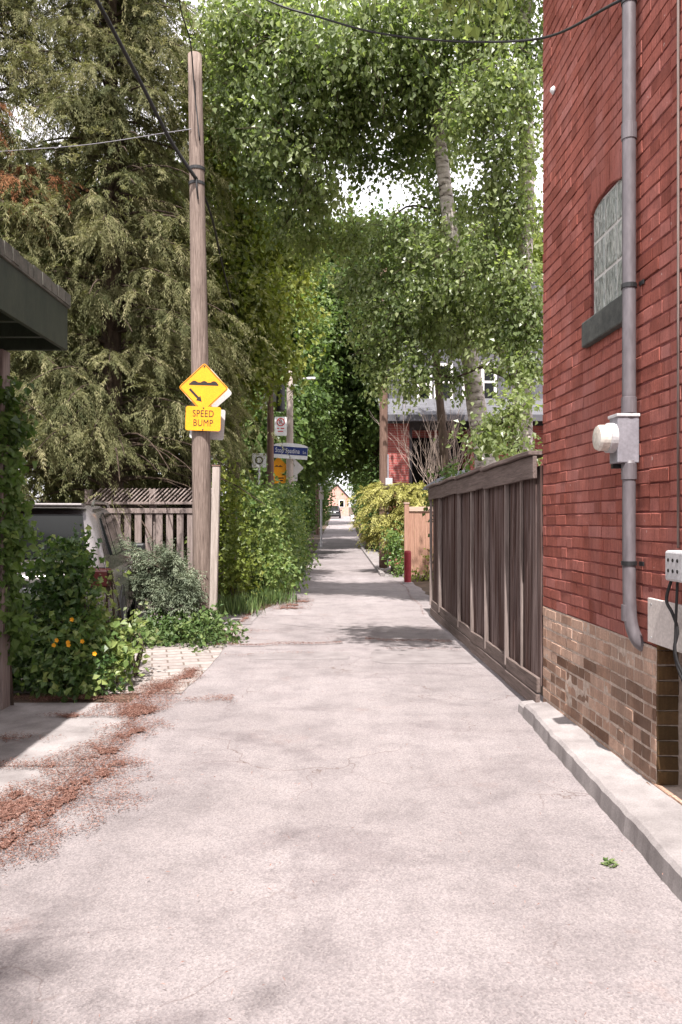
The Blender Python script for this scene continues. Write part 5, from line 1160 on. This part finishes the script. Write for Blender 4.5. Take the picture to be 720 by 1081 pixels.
def house_window(x0, x1, y0, y1, Y):
    sc_ = Y/F; X0, X1, Z0, Z1 = (x0-CX)*sc_, (x1-CX)*sc_, CAMH+(HY-y1)*sc_, CAMH+(HY-y0)*sc_
    mb = MB(); t_ = 0.10
    mb.box(X0, X1, Y-0.06, Y, Z0, Z0+t_); mb.box(X0, X1, Y-0.06, Y, Z1-t_, Z1); mb.box(X0, X0+t_, Y-0.058, Y-0.002, Z0+t_, Z1-t_); mb.box(X1-t_, X1, Y-0.058, Y-0.002, Z0+t_, Z1-t_)
    mb.box(X0+t_, X1-t_, Y-0.055, Y-0.005, (Z0+Z1)/2-0.04, (Z0+Z1)/2+0.04)
    wn = mb.build('window', M['white_trim'], ho, bevel=0.006)
    mb = MB(); mb.box(X0+t_, X1-t_, Y-0.03, Y-0.02, Z0+t_, Z1-t_); mb.build('pane', M['glass'], wn)
for q in ((440, 456, 388, 424), (458, 478, 384, 424), (488, 506, 383, 424), (508, 524, 383, 424)): house_window(*q, HYv+2.19)
mb = MB(); mb.box(hx(436), hx(498), HYv+2.1, HYv+2.19, 0.1, hz(455)); mb.build('porch_door', M['glass'], ho)
mb = MB(); mb.box(hx(432)+0.02, hx(436), HYv+0.3, HYv+0.4, 0, hz(447)); mb.build('porch_post', M['siding'], ho)
um = thing('garden_shelter', (2.1, 15.0, 0), 'grey canvas shelter top just above the far end of the plank fence', 'shelter')
mb = MB(); ap = at(490, 497, 15.0); rr = []
n = 16; prof = [(1.05, -0.36), (1.0, -0.30), (0.7, -0.14), (0.35, -0.02), (0.04, 0.05)]
mb.lathe([(r_*0.85, z_) for r_, z_ in prof], 8, Matrix.Translation((ap.x+0.1, 15.4, ap.z))); mb.build('canopy', M['tarp'], um)
mb = MB(); mb.tube([(ap.x+0.1, 15.4, 0), (ap.x+0.1, 15.4, ap.z-0.05)], 0.025, 8); mb.build('pole', M['steel'], um)
FB = 112; g = gz(FB)
fb = thing('gabled_house', (-0.6, FB, g), 'far pink brick gable closing the end of the lane', 'house')
mb = MB(); mb.prism([(-2.6, g-0.1), (1.15, g-0.1), (1.15, g+2.7), (-0.6, g+4.6), (-2.6, g+3.0)], 6, Matrix.Translation((0, FB, 0))); mb.build('wall', M['far_brick'], fb)
mb = MB()
for a, b_ in (((-3.0, g+2.75), (-0.6, g+4.72)), ((-0.6, g+4.72), (1.45, g+2.5))):
    mb.prism([a, b_, (b_[0], b_[1]+0.15), (a[0], a[1]+0.15)], 6.4, Matrix.Translation((0, FB-0.2, 0)))
mb.build('roof', M['shingle'], fb)
mb = MB(); mb.box(-0.3, 0.5, FB-0.05, FB-0.01, g+1.3, g+2.4); wn = mb.build('window', M['white_trim'], fb)
mb = MB(); mb.box(-0.2, 0.4, FB-0.07, FB-0.052, g+1.4, g+2.3); mb.build('pane', M['glass'], wn)
bx = thing('utility_cabinet', (1.3, 90, gz(90)), 'small white cabinet at the right far end of the lane', 'cabinet')
mb = MB(); mb.box(1.15, 1.55, 90, 90.4, gz(90), gz(90)+0.75); mb.build('body', M['sign_white'], bx, bevel=0.02)
mb = MB(); mb.box(1.12, 1.58, 89.97, 90.43, gz(90)+0.752, gz(90)+0.80); mb.build('lid', M['pale_metal'], bx)

# ------------------------------------------------------------------ fallen needle litter and debris (uncountable)
def litter(zones, lmat, name, L=(0.02, 0.055), W=(0.004, 0.016), zoff=0.022):
    lv = Leaves()
    for (n, fx, fy) in zones:
        X, Y = fx(n), fy(n)
        if callable(X): X = X(Y)
        zz_ = np.full(len(X), zoff) + rng.uniform(0, 0.02, len(X))
        P = np.stack([X, Y, zz_], 1); az = rng.uniform(0, 2*np.pi, len(X))
        A = np.stack([np.cos(az), np.sin(az), rng.normal(0, 0.25, len(X))], 1); N = np.stack([rng.normal(0, .35, len(X)), rng.normal(0, .35, len(X)), np.ones(len(X))], 1)
        lv.add(P, A, N, rng.uniform(*L, len(X)), rng.uniform(*W, len(X)), rng.normal(0.5, 0.28, len(X)), 0.1)
    return tag(lv.build(name, lmat, None), kind='stuff')
def drift(n):
    """litter drift along the left edge: dense in tongues, thinning onto lane and apron"""
    out = []
    while len(out) < n:
        Y = random.uniform(3.3, 7.3); c = -1.52 + 0.10*math.sin(Y*2.2) - (0.10 if Y < 4.6 else 0) + 0.10*max(0, Y-6)
        sw = 0.16 if Y < 6 else 0.30
        X = random.gauss(c, sw)
        d = noise.noise(Vector((X*2.2, Y*2.6, 3.0))) + 0.5*noise.noise(Vector((X*6, Y*6, 1.0)))
        if d > -0.12 + random.uniform(-0.25, 0.1): out.append((X, Y))
    return np.array(out)
def tongue(X, Y):
    """how thick the needles lie: 0 none .. 1 deep"""
    q = lambda a, b_: noise.noise(Vector((X*a + b_, Y*a, b_*3)))
    c = np.interp(Y, [2.6, 3.4, 3.9, 4.6, 5.4, 6.1, 6.6, 7.4], [-1.62, -1.55, -1.47, -1.44, -1.50, -1.66, -1.62, -1.48])
    w_ = np.interp(Y, [2.6, 3.4, 3.9, 4.6, 5.4, 6.1, 6.6, 7.4], [0.03, 0.20, 0.30, 0.22, 0.17, 0.24, 0.18, 0.07])
    d = 1 - abs(X - c)/max(w_, 0.01)*0.55
    for cx_, cy_, rx_, ry_ in ((-2.15, 4.60, 0.75, 0.09), (-2.35, 5.15, 0.42, 0.10), (-2.1, 6.32, 0.75, 0.10), (-0.92, 13.7, 0.55, 1.1), (-1.35, 9.7, 0.22, 0.45), (-1.75, 5.75, 0.4, 0.05)):
        d = max(d, 1 - 0.6*math.hypot((X-cx_)/rx_, (Y-cy_)/ry_))
    return d - 0.10 + 0.75*q(2.6, 3.0) + 0.35*q(7, 1.0) + 0.25*q(19, 5.0)
V, Fq = [], []; cs_ = 0.016
for (xa, xb, ya, yb, c_) in ((-2.9, -1.0, 2.7, 7.6, 0.02), (-1.7, -0.5, 9.0, 15.4, 0.035)):
    for i in range(int((xb-xa)/c_)):
        for j in range(int((yb-ya)/c_)):
            x, y = xa+i*c_, ya+j*c_
            if tongue(x, y) + 0.22*noise.noise(Vector((x*45, y*45, 2))) > 0.84:
                n = len(V); zz_ = 0.0205
                V += [(x, y, zz_), (x+c_, y, zz_), (x+c_, y+c_, zz_), (x, y+c_, zz_)]; Fq.append((n, n+1, n+2, n+3))
me = bpy.data.meshes.new('needle_bed'); me.from_pydata(V, [], Fq)
bm = bmesh.new(); bm.from_mesh(me); bmesh.ops.remove_doubles(bm, verts=bm.verts, dist=0.002); bm.to_mesh(me); bm.free()
tag(link('needle_bed', me, mottled('matted_needles', (0.12, 0.058, 0.043), (0.27, 0.155, 0.125), 40, 0.95, 0.9, fine=150)), kind='stuff')
pts = []
while len(pts) < 40000:
    x, y = random.uniform(-2.9, -0.9), random.uniform(2.7, 7.6)
    if tongue(x, y) + random.uniform(-0.55, 0.28) > 0.40: pts.append((x, y))
while len(pts) < 51000:
    x, y = random.uniform(-1.7, -0.5), random.uniform(9, 15.4)
    if tongue(x, y) + random.uniform(-0.55, 0.28) > 0.40: pts.append((x, y))
lanebits = np.stack([rng.uniform(-1.4, 1.35, 500), 2.2 + 10*rng.random(500)**1.3], 1)
ridge = []
for (x0, x1, y0, k_) in ((-1.35, 0.02, 9.15, 1900), (0.30, 1.35, 9.35, 1500), (-1.3, -0.3, 8.5, 250), (0.5, 1.4, 8.75, 260)):
    x = rng.uniform(x0, x1, k_); y = y0 + 0.10*np.sin(x*2.3+1) + 0.05*np.sin(x*7.1) + rng.normal(0, 0.045, k_)*np.abs(np.sin(x*3.1+0.5)); ridge.append(np.stack([x, y], 1))
yy = rng.uniform(11.9, 18, 700); ridge.append(np.stack([1.33 + (yy-12)*0.018 + 0.03*np.sin(yy*2) + rng.normal(0, 0.012, 700), yy], 1))
allp = np.concatenate([np.array(pts), lanebits] + ridge)
litter([(0, lambda n: allp[:, 0], lambda n: allp[:, 1])], M['litter'], 'needle_litter', (0.008, 0.026), (0.002, 0.0055), 0.0215)
# a weed at the kerb
wd = thing('weed', (1.18, 3.3, 0), 'tiny green weed growing from the lane beside the kerb', 'plant')
lv = Leaves(); n = 26; az = rng.uniform(0, 2*np.pi, n); P = np.stack([1.17+rng.normal(0, .018, n), 3.3+rng.normal(0, .018, n), np.full(n, 0.008)], 1)
lv.add(P, np.stack([np.cos(az), np.sin(az), np.full(n, 0.35)], 1), np.stack([np.zeros(n), np.zeros(n), np.ones(n)], 1), 0.03, 0.012, rng.normal(0.6, .2, n)); lv.build('leaves', M['leaf_cover'], wd)
